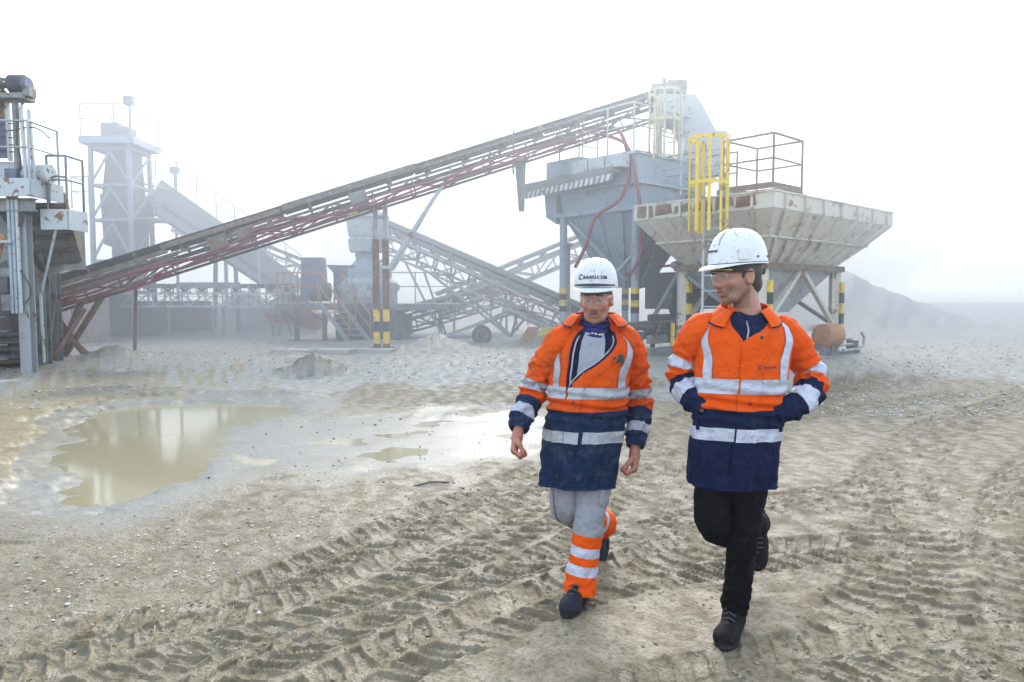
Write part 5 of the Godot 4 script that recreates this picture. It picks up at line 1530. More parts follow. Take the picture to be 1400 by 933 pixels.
func path_len(path: Array) -> float:
	var line := smooth_path(path, 12)
	var t := 0.0
	for i in line.size() - 1: t += line[i].distance_to(line[i + 1])
	return t

func people_materials() -> void:
	n_fold.seed = 61; n_fold.frequency = 1.6; n_fold.fractal_octaves = 3
	n_crease.seed = 62; n_crease.frequency = 1.2; n_crease.fractal_octaves = 2
	var weave := normal_tex(301, 0.014, 7.0, 6)
	var soil := func(sd: int, a: Color, b: Color, c: float) -> NoiseTexture2D: return noise_tex(sd, 0.009, [[0.0, b], [0.30 - c, b.lerp(a, 0.6)], [0.42 - c, a], [1.0, a]], 5)
	for q in [["hi_vis", lin(0.60, 0.069, 0.0023), lin(0.45, 0.10, 0.03), 0.10, 0.7], ["hi_vis_dirty", lin(0.56, 0.065, 0.003), lin(0.2, 0.08, 0.04), 0.0, 0.75], ["navy_cloth", lin(0.004, 0.009, 0.036), lin(0.015, 0.018, 0.04), 0.06, 0.75], ["navy_cloth_worn", lin(0.007, 0.019, 0.052), lin(0.05, 0.055, 0.07), 0.0, 0.8], ["tape", lin(0.39, 0.41, 0.475), lin(0.4, 0.42, 0.46), 0.08, 0.45], ["tape_dirty", lin(0.33, 0.35, 0.39), lin(0.2, 0.19, 0.18), 0.0, 0.5], ["grey_cloth", lin(0.22, 0.225, 0.25), lin(0.17, 0.16, 0.14), 0.0, 0.85], ["black_denim", lin(0.003, 0.003, 0.005), lin(0.02, 0.02, 0.022), 0.05, 0.85], ["shirt", lin(0.27, 0.29, 0.33), lin(0.3, 0.3, 0.32), 0.1, 0.9], ["buff", lin(0.022, 0.028, 0.13), lin(0.03, 0.03, 0.1), 0.1, 0.9], ["hi_vis_inner", lin(0.8, 0.09, 0.006), lin(0.6, 0.08, 0.01), 0.1, 0.8]]:
		var m := StandardMaterial3D.new()
		m.resource_name = q[0]
		m.albedo_texture = soil.call(hash(q[0]) % 999, q[1], q[2], q[3])
		m.roughness = q[4]
		m.metallic_specular = 0.22
		m.uv1_triplanar = true
		m.uv1_scale = Vector3.ONE * 1.7
		m.normal_enabled = true
		m.normal_texture = weave
		m.normal_scale = 1.8
		M[q[0]] = m
	M.tape.metallic = 0.15
	M["leather"] = paint("black leather", lin(0.005, 0.005, 0.006), 0.0, 6.0, 0.55, 0.0, 0.06)
	M["sole"] = paint("black sole", lin(0.012, 0.012, 0.013), 0.0, 6.0, 0.8, 0.0, 0.3)
	M["tan_sole"] = paint("tan sole", lin(0.2, 0.14, 0.07), 0.0, 6.0, 0.8, 0.0, 0.3)
	M["leather_grey"] = paint("dusty grey leather", lin(0.012, 0.014, 0.02), 0.0, 6.0, 0.7, 0.0, 0.12)
	for k in ["leather", "leather_grey", "sole"]:
		M[k].metallic_specular = 0.25
		M[k].roughness = 0.75
	M["helmet"] = paint("white helmet", lin(0.56, 0.575, 0.595), 0.0, 5.0, 0.3, 0.0, 0.12)
	M["helmet_dull"] = paint("scuffed white helmet", lin(0.53, 0.545, 0.56), 0.0, 5.0, 0.38, 0.0, 0.22)
	M["hair"] = paint("dark hair", lin(0.02, 0.014, 0.011), 0.0, 20.0, 0.6, 0.0, 0.1)
	M["eye"] = plain(lin(0.22, 0.19, 0.175), 0.3)
	M["iris"] = plain(lin(0.03, 0.025, 0.02), 0.2)
	M["ink"] = plain(lin(0.012, 0.018, 0.045), 0.5)
	var sk := StandardMaterial3D.new()
	sk.resource_name = "skin"
	sk.vertex_color_use_as_albedo = true
	sk.roughness = 0.5
	sk.albedo_texture = noise_tex(401, 0.05, [[0.0, Color(0.86, 0.80, 0.78)], [0.5, Color(1, 1, 1)], [1, Color(1, 1, 1)]], 4)
	sk.uv1_triplanar = true
	sk.uv1_scale = Vector3.ONE * 4
	sk.subsurf_scatter_enabled = true
	sk.subsurf_scatter_strength = 0.08
	M["skin"] = sk
	var gl := plain(Color(0.9, 0.95, 0.98, 0.06), 0.05)
	gl.transparency = BaseMaterial3D.TRANSPARENCY_ALPHA
	M["lens"] = gl

# ---------- head ----------
func head_prims() -> Array:
	var p := [
		[1, Vector3(0, 0.035, -0.012), Vector3(0.076, 0.098, 0.098)], [1, Vector3(0, -0.02, 0.028), Vector3(0.064, 0.085, 0.072)],
		[0, Vector3(-0.03, -0.088, 0.048), Vector3(0.03, -0.088, 0.048), 0.024, 0.024], [1, Vector3(0, -0.100, 0.066), Vector3(0.026, 0.021, 0.022)],
		[0, Vector3(-0.048, -0.052, -0.004), Vector3(-0.03, -0.088, 0.05), 0.02, 0.019], [0, Vector3(0.048, -0.052, -0.004), Vector3(0.03, -0.088, 0.05), 0.02, 0.019],
		[0, Vector3(0, 0.022, 0.094), Vector3(0, -0.022, 0.114), 0.009, 0.0125], [1, Vector3(0, -0.030, 0.110), Vector3(0.0135, 0.011, 0.015)],
		[1, Vector3(-0.014, -0.034, 0.099), Vector3(0.009, 0.008, 0.012)], [1, Vector3(0.014, -0.034, 0.099), Vector3(0.009, 0.008, 0.012)],
		[0, Vector3(-0.045, 0.030, 0.074), Vector3(-0.014, 0.032, 0.091), 0.009, 0.008], [0, Vector3(0.014, 0.032, 0.091), Vector3(0.045, 0.030, 0.074), 0.008, 0.009],
		[1, Vector3(-0.042, -0.022, 0.068), Vector3(0.024, 0.020, 0.020)], [1, Vector3(0.042, -0.022, 0.068), Vector3(0.024, 0.020, 0.020)],
		[0, Vector3(-0.02, -0.060, 0.088), Vector3(0.02, -0.060, 0.088), 0.0075, 0.0075], [0, Vector3(-0.016, -0.072, 0.088), Vector3(0.016, -0.072, 0.088), 0.0085, 0.0085],
		[1, Vector3(-0.080, -0.002, -0.012), Vector3(0.009, 0.032, 0.019)], [1, Vector3(0.080, -0.002, -0.012), Vector3(0.009, 0.032, 0.019)],
		[1, Vector3(-0.079, -0.026, -0.004), Vector3(0.008, 0.012, 0.010)], [1, Vector3(0.079, -0.026, -0.004), Vector3(0.008, 0.012, 0.010)],
		[0, Vector3(0, -0.06, -0.025), Vector3(0, -0.19, -0.045), 0.054, 0.060]]
	return p

func head_cuts() -> Array:
	return [[1, Vector3(-0.031, 0.010, 0.098), Vector3(0.016, 0.0075, 0.012)], [1, Vector3(0.031, 0.010, 0.098), Vector3(0.016, 0.0075, 0.012)], [0, Vector3(-0.022, -0.0658, 0.099), Vector3(0.022, -0.0658, 0.099), 0.0028, 0.0028],
		[1, Vector3(-0.088, 0.0, -0.004), Vector3(0.006, 0.016, 0.008)], [1, Vector3(0.088, 0.0, -0.004), Vector3(0.006, 0.016, 0.008)]]

# a loosely closed fist hanging from the wrist: -Y towards the knuckles, +Z the way the palm faces, thumb on +X
func fist_prims(mirror: float) -> Array:
	var p := [[0, Vector3(0, 0.05, 0), Vector3(0, -0.01, 0), 0.027, 0.03], [1, Vector3(0, -0.045, -0.004), Vector3(0.040, 0.045, 0.020)], [0, Vector3(-0.024 * mirror, -0.07, -0.004), Vector3(0.026 * mirror, -0.072, -0.004), 0.016, 0.017]]
	var len := [0.040, 0.044, 0.041, 0.034]
	for f in 4:
		var x: float = (0.029 - 0.0195 * f) * mirror
		var r: float = [0.0100, 0.0103, 0.0098, 0.0088][f]
		var a := Vector3(x, -0.080 + absf(f - 1.2) * 0.003, -0.003)
		var b: Vector3 = a + Vector3(0, -0.55, 0.85).normalized() * len[f]
		var c: Vector3 = b + Vector3(-0.05 * mirror, 0.62, 0.75).normalized() * len[f] * 0.62
		var d: Vector3 = c + Vector3(-0.05 * mirror, 0.95, -0.35).normalized() * len[f] * 0.5
		p.append([0, a, b, r * 1.08, r])
		p.append([0, b, c, r, r * 0.95])
		p.append([0, c, d, r * 0.95, r * 0.85])
	var t0 := Vector3(0.030 * mirror, -0.020, 0.010)
	var t1 := Vector3(0.046 * mirror, -0.050, 0.026)
	var t2 := Vector3(0.036 * mirror, -0.076, 0.046)
	p.append([0, t0, t1, 0.0155, 0.0125])
	p.append([0, t1, t2, 0.0125, 0.0105])
	p.append([0, t2, t2 + Vector3(-0.018 * mirror, -0.012, 0.008), 0.0105, 0.0088])
	return p

func helmet_pt(az: float, el: float, grow := 0.0) -> Vector3:
	# az 0 at the front, el 0 at the brim and PI/2 at the crown
	var rx := 0.112 + grow
	var rz := (0.138 if cos(az) > 0 else 0.132) + grow
	var c := pow(cos(el), 0.72)
	var ridge := 0.0045 * exp(-pow(sin(az) * c * rx / 0.020, 2.0)) * smoothstep(0.25, 0.6, el)
	ridge += 0.003 * (exp(-pow((absf(sin(az) * c * rx) - 0.045) / 0.008, 2.0))) * smoothstep(0.35, 0.7, el)
	return Vector3(sin(az) * rx * c, (0.150 + grow) * pow(sin(el), 0.92) + ridge, cos(az) * rz * c)

func helmet(p: Node3D, xf: Transform3D, m: Material, logo: bool) -> void:
	var o := bunch(p, "helmet")
	var shell := cloth_mesh(func(s: float, a: float) -> Vector3: return xf * helmet_pt(a * TAU, s * PI * 0.5), [[0.0, 1.0, 0.22, m]], 110.0, 64)
	put(o, "shell", shell, null)
	# brim: a lip all round that grows into the peak
	var brim := func(s: float, a: float) -> Vector3:
		var az := a * TAU
		var peak := pow(maxf(0.0, cos(az)), 2.2)
		var out := 0.008 + 0.050 * peak
		var base := helmet_pt(az, 0.0)
		var dir := Vector3(sin(az), 0, cos(az))
		var t := s * 2.0 if s < 0.5 else 2.0 - s * 2.0
		return xf * (base + dir * (out * t - 0.006) + Vector3(0, -0.003 - 0.020 * peak * t * t - (0.005 if s >= 0.5 else 0.0), 0))
	put(o, "brim", cloth_mesh(brim, [[0.0, 1.0, 0.12, m]], 100.0, 64), null)
	if logo:
		var trim := func(s: float, a: float) -> Vector3:
			var az := (a - 0.5) * 2.3
			var b := helmet_pt(az, 0.05, 0.0045)
			return xf * (b + Vector3(0, (s - 0.5) * (0.016 - 0.010 * absf(a - 0.5) * 2.0) + 0.001, 0.0))
		put(o, "trim", cloth_mesh(trim, [[0.0, 1.0, 0.02, M.ink]], 200.0, 30, false), null)
	else:
		for k in 12:
			var q := helmet_pt(0.24 * sin(0.0), 0.62 + k * 0.085, 0.002)
			for s in [-1, 1]:
				var c := helmet_pt(s * 0.35, 0.55 + k * 0.082, 0.0005)
				put(o, "vent", unit_box, M.ink, xf * Transform3D(Basis.from_scale(Vector3(0.004, 0.004, 0.007)), c))
		for s in [-1, 1]:
			put(o, "rivet", unit_box, M.ink, xf * Transform3D(Basis.from_scale(Vector3.ONE * 0.008), helmet_pt(s * 1.75, 0.12, 0.001)))
			put(o, "rivet", unit_box, M.ink, xf * Transform3D(Basis.from_scale(Vector3.ONE * 0.008), helmet_pt(s * 2.35, 0.12, 0.001)))
			put(o, "slot_plate", unit_box, m, xf * Transform3D(Basis(Vector3.UP, s * 1.25) * Basis.from_scale(Vector3(0.045, 0.045, 0.012)), helmet_pt(s * 1.25, 0.2, 0.002)))
	# harness band and rear knob
	var band := func(s: float, a: float) -> Vector3:
		var az := a * TAU
		return xf * Vector3(sin(az) * 0.082, -0.006 - s * 0.028 - 0.02 * maxf(0.0, -cos(az)), cos(az) * 0.103 - 0.004)
	put(o, "harness", cloth_mesh(band, [[0.0, 1.0, 0.03, M.black]], 100.0, 40), null)
	put(o, "harness_knob", lathe_mesh([Vector2(0.001, 0), Vector2(0.017, 0), Vector2(0.017, 0.02), Vector2(0.001, 0.02)], 14), M.black, xf * Transform3D(Basis(Quaternion(Vector3.UP, Vector3.BACK)), Vector3(0, -0.038, -0.128)))
	lettering(o, xf, 0.024 if logo else 0.012, 0.0 if logo else 0.0, 0.30 if logo else 0.34, logo)

# the round emblem and the word, each letter set on the curve of the shell
func lettering(o: Node3D, xf: Transform3D, size: float, az0: float, el: float, wide: bool) -> void:
	var word := "DANUCEM"
	var f := SystemFont.new()
	f.font_names = PackedStringArray(["Droid Sans"])
	f.font_weight = 800
	var step := size * 0.80 / 0.118
	var start := az0 - step * 3.4
	for k in word.length() + 1:
		var az: float = start + step * (k - (0.35 if k == 0 else 0.0)) * (1.0 if k else 1.0)
		var p := helmet_pt(az, el, 0.003)
		var n := (helmet_pt(az, el, 0.02) - p).normalized()
		var x := (helmet_pt(az + 0.02, el) - helmet_pt(az - 0.02, el)).normalized()
		var y := n.cross(x)
		var b := Basis(x, y, n)
		if k == 0:
			var pts := []
			for i in 15:
				var an := 0.7 + (TAU - 1.4) * i / 14.0
				pts.append(Vector3(cos(an), sin(an), 0) * size * 0.52)
			put(o, "emblem", tube_mesh(pts, size * 0.14, 6), M.ink, xf * Transform3D(b * Basis.from_scale(Vector3(1, 1, 0.4)), p + y * size * 0.1))
			continue
		var t := TextMesh.new()
		t.text = word[k - 1]
		t.font = f
		t.font_size = 32
		t.pixel_size = size / 32.0 * 1.02
		t.depth = 0.0025
		put(o, "letter", t, M.ink, xf * Transform3D(b, p))

func glasses(p: Node3D, xf: Transform3D, arm: Material) -> void:
	var o := bunch(p, "safety_glasses")
	for s in [-1, 1]:
		var f := func(u: float, a: float) -> Vector3:
			var an: float = s * (0.10 + a * 0.72)
			var h := 0.019 - 0.006 * a
			return xf * (Vector3(sin(an) * 0.092, 0.012 + (0.5 - u) * 2.0 * h, cos(an) * 0.092 + 0.026) + Vector3(0, -0.004 * a, 0))
		put(o, "lens", cloth_mesh(f, [[0.0, 1.0, 0.04, M.lens]], 200.0, 12, false), null)
		var top := []
		for k in 7:
			var an: float = s * (0.06 + k / 6.0 * 0.80)
			top.append(xf * Vector3(sin(an) * 0.093, 0.0315 - 0.008 * k / 6.0, cos(an) * 0.093 + 0.026))
		put(o, "brow_bar", tube_mesh(top, 0.0035, 6), arm)
		put(o, "temple", tube_mesh([xf * Vector3(s * 0.070, 0.024, 0.088), xf * Vector3(s * 0.083, 0.020, 0.03), xf * Vector3(s * 0.084, 0.016, -0.02)], 0.004, 6), arm)
	put(o, "bridge", tube_mesh([xf * Vector3(-0.009, 0.016, 0.120), xf * Vector3(0, 0.020, 0.1225), xf * Vector3(0.009, 0.016, 0.120)], 0.003, 6), arm)

# ---------- shoe: +Z to the toe, sole at y 0, ankle above the origin ----------
func shoe(p: Node3D, xf: Transform3D, up_m: Material, sole_m: Material) -> void:
	var o := bunch(p, "shoe")
	var out := {"v": PackedVector3Array(), "i": PackedInt32Array()}
	nets(out, [[1, Vector3(0, 0.045, 0.150), Vector3(0.050, 0.038, 0.062)], [0, Vector3(0, 0.050, -0.03), Vector3(0, 0.050, 0.12), 0.040, 0.042], [0, Vector3(0, 0.06, -0.005), Vector3(0, 0.088, 0.045), 0.046, 0.036], [0, Vector3(0, 0.05, -0.02), Vector3(0, 0.15, -0.012), 0.043, 0.047]],
		[[1, Vector3(0, -0.05, 0.06), Vector3(0.2, 0.068, 0.4)]], 0.02, 0.009, xf)
	put(o, "upper", skin_mesh(out, func(_v): return Color.WHITE), up_m)
	var f := func(s: float, a: float) -> Vector3:
		var an := a * TAU
		var z := cos(an)
		var w: float = 0.052 if z > 0 else 0.044
		var q := Vector3(signf(sin(an)) * pow(absf(sin(an)), 0.75) * w, 0, 0.058 + signf(z) * pow(absf(z), 0.8) * 0.155)
		q.x *= 1.0 - 0.16 * exp(-pow((q.z - 0.03) / 0.045, 2.0))
		var r: float = [0.0, 0.96, 1.0, 1.0, 0.95, 0.0][int(clampf(s * 5.0 + 0.01, 0, 5))]
		var y: float = [0.0, 0.0, 0.008, 0.026, 0.032, 0.030][int(clampf(s * 5.0 + 0.01, 0, 5))]
		return xf * Vector3(q.x * r, y + 0.012 * smoothstep(0.14, 0.22, q.z), lerpf(0.058, q.z, r))
	var sm := cloth_mesh(f, [[0.0, 0.2, 0.001, sole_m], [0.2, 0.4, 0.001, sole_m], [0.4, 0.6, 0.001, sole_m], [0.6, 0.8, 0.001, sole_m], [0.8, 1.0, 0.001, sole_m]], 1.0, 40)
	put(o, "sole", sm, null)
	put(o, "ankle_collar", cloth_mesh(func(s: float, a: float) -> Vector3:
		var an := a * TAU
		return xf * (Vector3(sin(an) * 0.052, 0.118 + s * 0.03 - 0.01 * cos(an), cos(an) * 0.055 - 0.012) + Vector3(sin(an), 0, cos(an)) * 0.006 * sin(s * PI)), [[0.0, 1.0, 0.05, up_m]], 160.0, 26), null)
	var seam := []
	for k in 11:
		var an := PI * (k / 10.0 - 0.5)
		seam.append(xf * Vector3(sin(an) * 0.051, 0.045 + cos(an) * 0.037, 0.128 + 0.012 * cos(an)))
	put(o, "toe_seam", tube_mesh(seam, 0.0028, 5), sole_m)
	for k in 4:
		var z := 0.055 + k * 0.022
		var y := 0.131 - k * 0.0125
		put(o, "lace", tube_mesh([xf * Vector3(-0.026, y - 0.014, z), xf * Vector3(0, y, z + 0.004), xf * Vector3(0.026, y - 0.014, z)], 0.0032, 5), M.cable)

# ---------- a whole person ----------
func make_people() -> void:
	people_materials()
	var w1 := {
		"label": "person in worn orange and navy jacket, grey trousers and white helmet, arms hanging", "at": V(0.40, 0.0, 3.75), "yaw": -0.14,
		"head": Vector3(0.438, 1.596, -3.73), "head_yaw": -0.26, "head_pitch": 0.17, "head_roll": 0.0, "neck": Vector3(0.44, 1.44, -3.79), "scale": 1.0,
		"r_arm": [Vector3(0.262, 1.37, -3.80), Vector3(0.150, 1.19, -3.85), Vector3(0.105, 1.06, -3.84), Vector3(0.055, 0.98, -3.77), Vector3(0.035, 0.915, -3.72)],
		"l_arm": [Vector3(0.608, 1.37, -3.79), Vector3(0.668, 1.18, -3.86), Vector3(0.686, 1.04, -3.87), Vector3(0.675, 0.92, -3.81), Vector3(0.655, 0.815, -3.76)],
		"l_leg": [Vector3(0.465, 0.88, -3.80), Vector3(0.43, 0.62, -3.765), Vector3(0.402, 0.41, -3.69), Vector3(0.378, 0.24, -3.68), Vector3(0.352, 0.062, -3.66)],
		"r_leg": [Vector3(0.335, 0.88, -3.82), Vector3(0.31, 0.62, -3.82), Vector3(0.315, 0.46, -3.82), Vector3(0.43, 0.34, -4.05), Vector3(0.56, 0.21, -4.34)],
		"l_shoe": [Vector3(0.352, 0.0, -3.68), Vector3(-0.36, -0.02, 1.0)], "r_shoe": [Vector3(0.580, 0.118, -4.46), Vector3(-0.25, -0.85, 0.62)],
		"body": [[0.61, 0.206, 0.152, 0.354, -3.80], [0.66, 0.207, 0.154, 0.358, -3.80], [0.75, 0.208, 0.160, 0.368, -3.80], [0.90, 0.212, 0.158, 0.385, -3.80], [1.05, 0.208, 0.155, 0.40, -3.80], [1.18, 0.212, 0.152, 0.415, -3.80], [1.29, 0.212, 0.145, 0.428, -3.80], [1.37, 0.190, 0.128, 0.434, -3.80], [1.42, 0.150, 0.108, 0.437, -3.80], [1.455, 0.098, 0.088, 0.44, -3.80]],
		"split": 1.015, "bands": [[0.845, 0.905], [1.075, 1.135]], "open": true, "hi": M.hi_vis_dirty, "na": M.navy_cloth_worn, "tp": M.tape_dirty, "amp": 0.015,
		"sleeve": [0.0, 0.36, 0.47, 0.60, 0.74, 0.83], "trousers": M.grey_cloth, "cuffs": true, "shoe_m": M.leather_grey, "sole_m": M.sole,
		"skin": Color(0.335, 0.15, 0.105), "hair": false, "logo": true, "helmet_m": M.helmet_dull, "pocket": false, "leg_r": [[0.0, 0.098, 0.0], [0.3, 0.094, 0.1], [0.5, 0.080, 0.35], [0.75, 0.078, 0.2], [0.92, 0.080, 0.6], [1.0, 0.086, 0.4]]}
	person(w1)
	var w2 := {
		"label": "person in clean orange and navy jacket, black jeans and white helmet, hands in pockets", "at": V(1.08, 0.0, 3.4), "yaw": -0.16,
		"head": Vector3(1.062, 1.735, -3.38), "head_yaw": -1.28, "head_pitch": 0.08, "head_roll": 0.03, "neck": Vector3(1.105, 1.55, -3.42), "scale": 1.06,
		"r_arm": [Vector3(0.915, 1.475, -3.46), Vector3(0.865, 1.35, -3.53), Vector3(0.845, 1.235, -3.53), Vector3(0.868, 1.165, -3.45), Vector3(0.915, 1.10, -3.375)],
		"l_arm": [Vector3(1.315, 1.46, -3.44), Vector3(1.42, 1.34, -3.49), Vector3(1.462, 1.235, -3.47), Vector3(1.365, 1.15, -3.35), Vector3(1.225, 1.085, -3.315)],
		"l_leg": [Vector3(1.16, 0.95, -3.42), Vector3(1.125, 0.68, -3.37), Vector3(1.10, 0.50, -3.35), Vector3(1.095, 0.30, -3.375), Vector3(1.085, 0.12, -3.40)],
		"r_leg": [Vector3(1.00, 0.95, -3.44), Vector3(0.965, 0.70, -3.39), Vector3(0.975, 0.545, -3.37), Vector3(1.165, 0.43, -3.62), Vector3(1.345, 0.37, -3.90)],
		"l_shoe": [Vector3(1.082, 0.0, -3.41), Vector3(-0.52, 0.0, 0.95)], "r_shoe": [Vector3(1.405, 0.335, -4.00), Vector3(-0.12, -0.95, 0.30)],
		"body": [[0.745, 0.202, 0.153, 1.062, -3.42], [0.79, 0.204, 0.156, 1.064, -3.42], [0.90, 0.205, 0.160, 1.07, -3.42], [1.05, 0.203, 0.157, 1.08, -3.42], [1.18, 0.206, 0.153, 1.09, -3.42], [1.30, 0.213, 0.152, 1.10, -3.42], [1.42, 0.213, 0.145, 1.107, -3.42], [1.495, 0.188, 0.128, 1.11, -3.42], [1.54, 0.145, 0.108, 1.11, -3.42], [1.575, 0.098, 0.088, 1.11, -3.42]],
		"split": 1.115, "bands": [[0.965, 1.025], [1.185, 1.255]], "open": false, "hi": M.hi_vis, "na": M.navy_cloth, "tp": M.tape, "amp": 0.0125,
		"sleeve": [0.0, 0.33, 0.45, 0.58, 0.70, 0.80], "trousers": M.black_denim, "cuffs": false, "shoe_m": M.leather, "sole_m": M.sole,
		"skin": Color(0.325, 0.165, 0.115), "hair": true, "logo": false, "helmet_m": M.helmet, "pocket": true, "leg_r": [[0.0, 0.092, 0.0], [0.3, 0.086, 0.1], [0.5, 0.075, 0.35], [0.75, 0.067, 0.2], [0.92, 0.062, 0.7], [1.0, 0.063, 0.5]]}
	person(w2)

func person(w: Dictionary) -> void:
	var gs: Vector3 = w.l_shoe[0] + w.l_shoe[1].normalized() * 0.06
	var gy := ground_y(gs.x, gs.z) - 0.015
	var t := thing("person", w.label, "person", w.at, "people walking across the yard")
	var o: Vector3 = org[t]
	var fwd := Vector3(sin(w.yaw), 0, cos(w.yaw))
	var side := Vector3(cos(w.yaw), 0, -sin(w.yaw))
	var body_keys: Array = w.body
	# --- body: one continuous skin, coarse under the clothes, fine at head and hands
	var out := {"v": PackedVector3Array(), "i": PackedInt32Array()}
	var sp := []
	for q in body_keys: sp.append(Vector3(q[3], q[0], q[4]) - o)
	var n := sp.size()
	var neck: Vector3 = w.neck - o
	var hips: Vector3 = (w.l_leg[0] + w.r_leg[0]) * 0.5 - o
	var prims := [[0, hips + side * 0.05, sp[5] + side * 0.03, 0.125, 0.13], [0, hips - side * 0.05, sp[5] - side * 0.03, 0.125, 0.13], [0, sp[5], sp[n - 3], 0.13, 0.105], [0, sp[n - 4] - side * 0.12, sp[n - 4] + side * 0.12, 0.05, 0.05], [0, sp[n - 3], neck + Vector3(0, 0.04, 0), 0.07, 0.056]]
	for a in ["l_arm", "r_arm"]:
		var q: Array = w[a]
		var end: Vector3 = q[4].lerp(q[3], -0.35) if not w.pocket else q[4]
		var ch := [q[0] - side * (0.02 if a == "l_arm" else -0.02) - Vector3(0, 0.02, 0), q[1], q[2], q[3], end]
		for k in 4: prims.append([0, ch[k] - o, ch[k + 1] - o, [0.046, 0.042, 0.036, 0.031][k], [0.042, 0.036, 0.031, 0.026][k]])
	for a in ["l_leg", "r_leg"]:
		var q: Array = w[a]
		prims.append([0, q[0] - o, q[2] - o, 0.072, 0.042])
		prims.append([0, q[2] - o, q[4] - o, 0.042, 0.032])
	nets(out, prims, [], 0.03, 0.016, Transform3D.IDENTITY)
	var hb := Basis(Vector3.UP, w.head_yaw) * Basis(Vector3.RIGHT, w.head_pitch) * Basis(Vector3.BACK, w.head_roll)
	var hx := Transform3D(hb * Basis.from_scale(Vector3.ONE * w.scale), w.head - o)
	nets(out, head_prims(), head_cuts(), 0.016, 0.0036, hx)
	var hands := []
	for a in ["r_arm", "l_arm"]:
		var q: Array = w[a]
		var s := -1.0 if a == "r_arm" else 1.0
		var down: Vector3 = (q[4] - q[3]).normalized().lerp(Vector3.DOWN, 0.35 if not w.pocket else 0.0).normalized()
		var y := -down
		var px := (fwd + side * s * -0.15).normalized()
		var z := (-side * s).normalized()
		z = (z - y * z.dot(y)).normalized()
		var x := y.cross(z)
		var wrist: Vector3 = q[4] + down * 0.045 - o
		if w.pocket: wrist = q[4] + down * 0.03 - fwd * 0.05 - o
		var hand := Transform3D(Basis(x, y, z) * Basis.from_scale(Vector3.ONE * 1.02), wrist)
		nets(out, fist_prims(-s if x.dot(fwd) < 0 else 1.0) if x.dot(fwd) > 0 else fist_prims(-1.0), [], 0.009, 0.0042, hand)
		hands.append(hand.origin)
	var sk: Color = w.skin
	var inv := hx.affine_inverse()
	var stub: bool = w.hair
	var tint := func(v: Vector3) -> Color:
		var l := inv * v
		var c := sk
		if l.length() < 0.22:
			if absf(l.x) < 0.024 and l.y > -0.079 and l.y < -0.056 and l.z > 0.082: c = Color(sk.r * 0.82, sk.g * 0.6, sk.b * 0.62)
			if absf(l.y + 0.0658) < 0.0042 and absf(l.x) < 0.021 and l.z > 0.07: c = Color(0.10, 0.035, 0.03)
			if not stub and l.y < -0.04 and l.y > -0.14 and l.z > 0.0: c = c.lerp(Color(0.17, 0.11, 0.085), 0.28)
			c = c * (1.0 + 0.16 * n_fold.get_noise_3d(l.x * 22.0, l.y * 22.0, l.z * 22.0))
			if stub and l.y < -0.030 and l.y > -0.14 and l.z > -0.02 and not (absf(l.x) < 0.02 and l.y > -0.078 and l.y < -0.052):
				c = c.lerp(Color(0.085, 0.06, 0.047), 0.62 * smoothstep(-0.03, -0.055, l.y) * (0.8 + 0.4 * n_fold.get_noise_3d(l.x * 60, l.y * 60, l.z * 60)))
			if absf(l.y - 0.036) < 0.0065 and absf(l.x) > 0.012 and absf(l.x) < 0.048 and l.z > 0.06: c = Color(0.05, 0.034, 0.026)
			if l.y > -0.045 and l.y < 0.0 and absf(l.x) > 0.02 and l.z > 0.04: c = c.lerp(Color(0.52, 0.18, 0.13), 0.16 * smoothstep(0.02, 0.035, absf(l.x)) * smoothstep(-0.045, -0.025, l.y) * (1.0 - smoothstep(-0.02, 0.0, l.y)))
		else: c = Color(sk.r * 0.95, sk.g * 0.80, sk.b * 0.78)
		return c
	put(t, "body", skin_mesh(out, tint), M.skin)
	for s in [-1, 1]:
		var e := bunch(t, "eye")
		var sph := SphereMesh.new()
		sph.radius = 0.0125
		sph.height = 0.025
		sph.radial_segments = 14
		sph.rings = 8
		put(e, "eyeball", sph, M.eye, hx * Transform3D(Basis.IDENTITY, Vector3(s * 0.031, 0.0085, 0.0788)))
		var ir := SphereMesh.new()
		ir.radius = 0.0058
		ir.height = 0.0116
		put(e, "iris", ir, M.iris, hx * Transform3D(Basis.IDENTITY, Vector3(s * 0.031, 0.006, 0.0865)))
	if w.hair:
		var hair := {"v": PackedVector3Array(), "i": PackedInt32Array()}
		nets(hair, [[1, Vector3(0, 0.03, -0.016), Vector3(0.081, 0.100, 0.100)], [1, Vector3(0, -0.035, -0.060), Vector3(0.060, 0.055, 0.050)]],
			[[1, Vector3(0, 0.0, 0.14), Vector3(0.2, 0.2, 0.118)], [1, Vector3(0.092, -0.05, -0.005), Vector3(0.03, 0.075, 0.034)], [1, Vector3(-0.092, -0.05, -0.005), Vector3(0.03, 0.075, 0.034)], [1, Vector3(0, -0.17, -0.05), Vector3(0.2, 0.085, 0.2)]], 0.01, 0.005, hx)
		put(t, "hair", skin_mesh(hair, func(_v): return Color.WHITE), M.hair)
	else:
		var hair := {"v": PackedVector3Array(), "i": PackedInt32Array()}
		nets(hair, [[1, Vector3(0, 0.03, -0.016), Vector3(0.079, 0.099, 0.099)]], [[1, Vector3(0, 0.0, 0.14), Vector3(0.2, 0.2, 0.13)], [1, Vector3(0, -0.12, -0.02), Vector3(0.2, 0.115, 0.2)]], 0.01, 0.006, hx)
		put(t, "hair", skin_mesh(hair, func(_v): return Color.WHITE), M.hair)
	var hel := hx * Transform3D(Basis(Vector3.RIGHT, -0.17 if w.logo else -0.03), Vector3(0, 0.058, -0.008))
	helmet(t, hel, w.helmet_m, w.logo)
	glasses(t, hx, M.lens if w.logo else M.black)
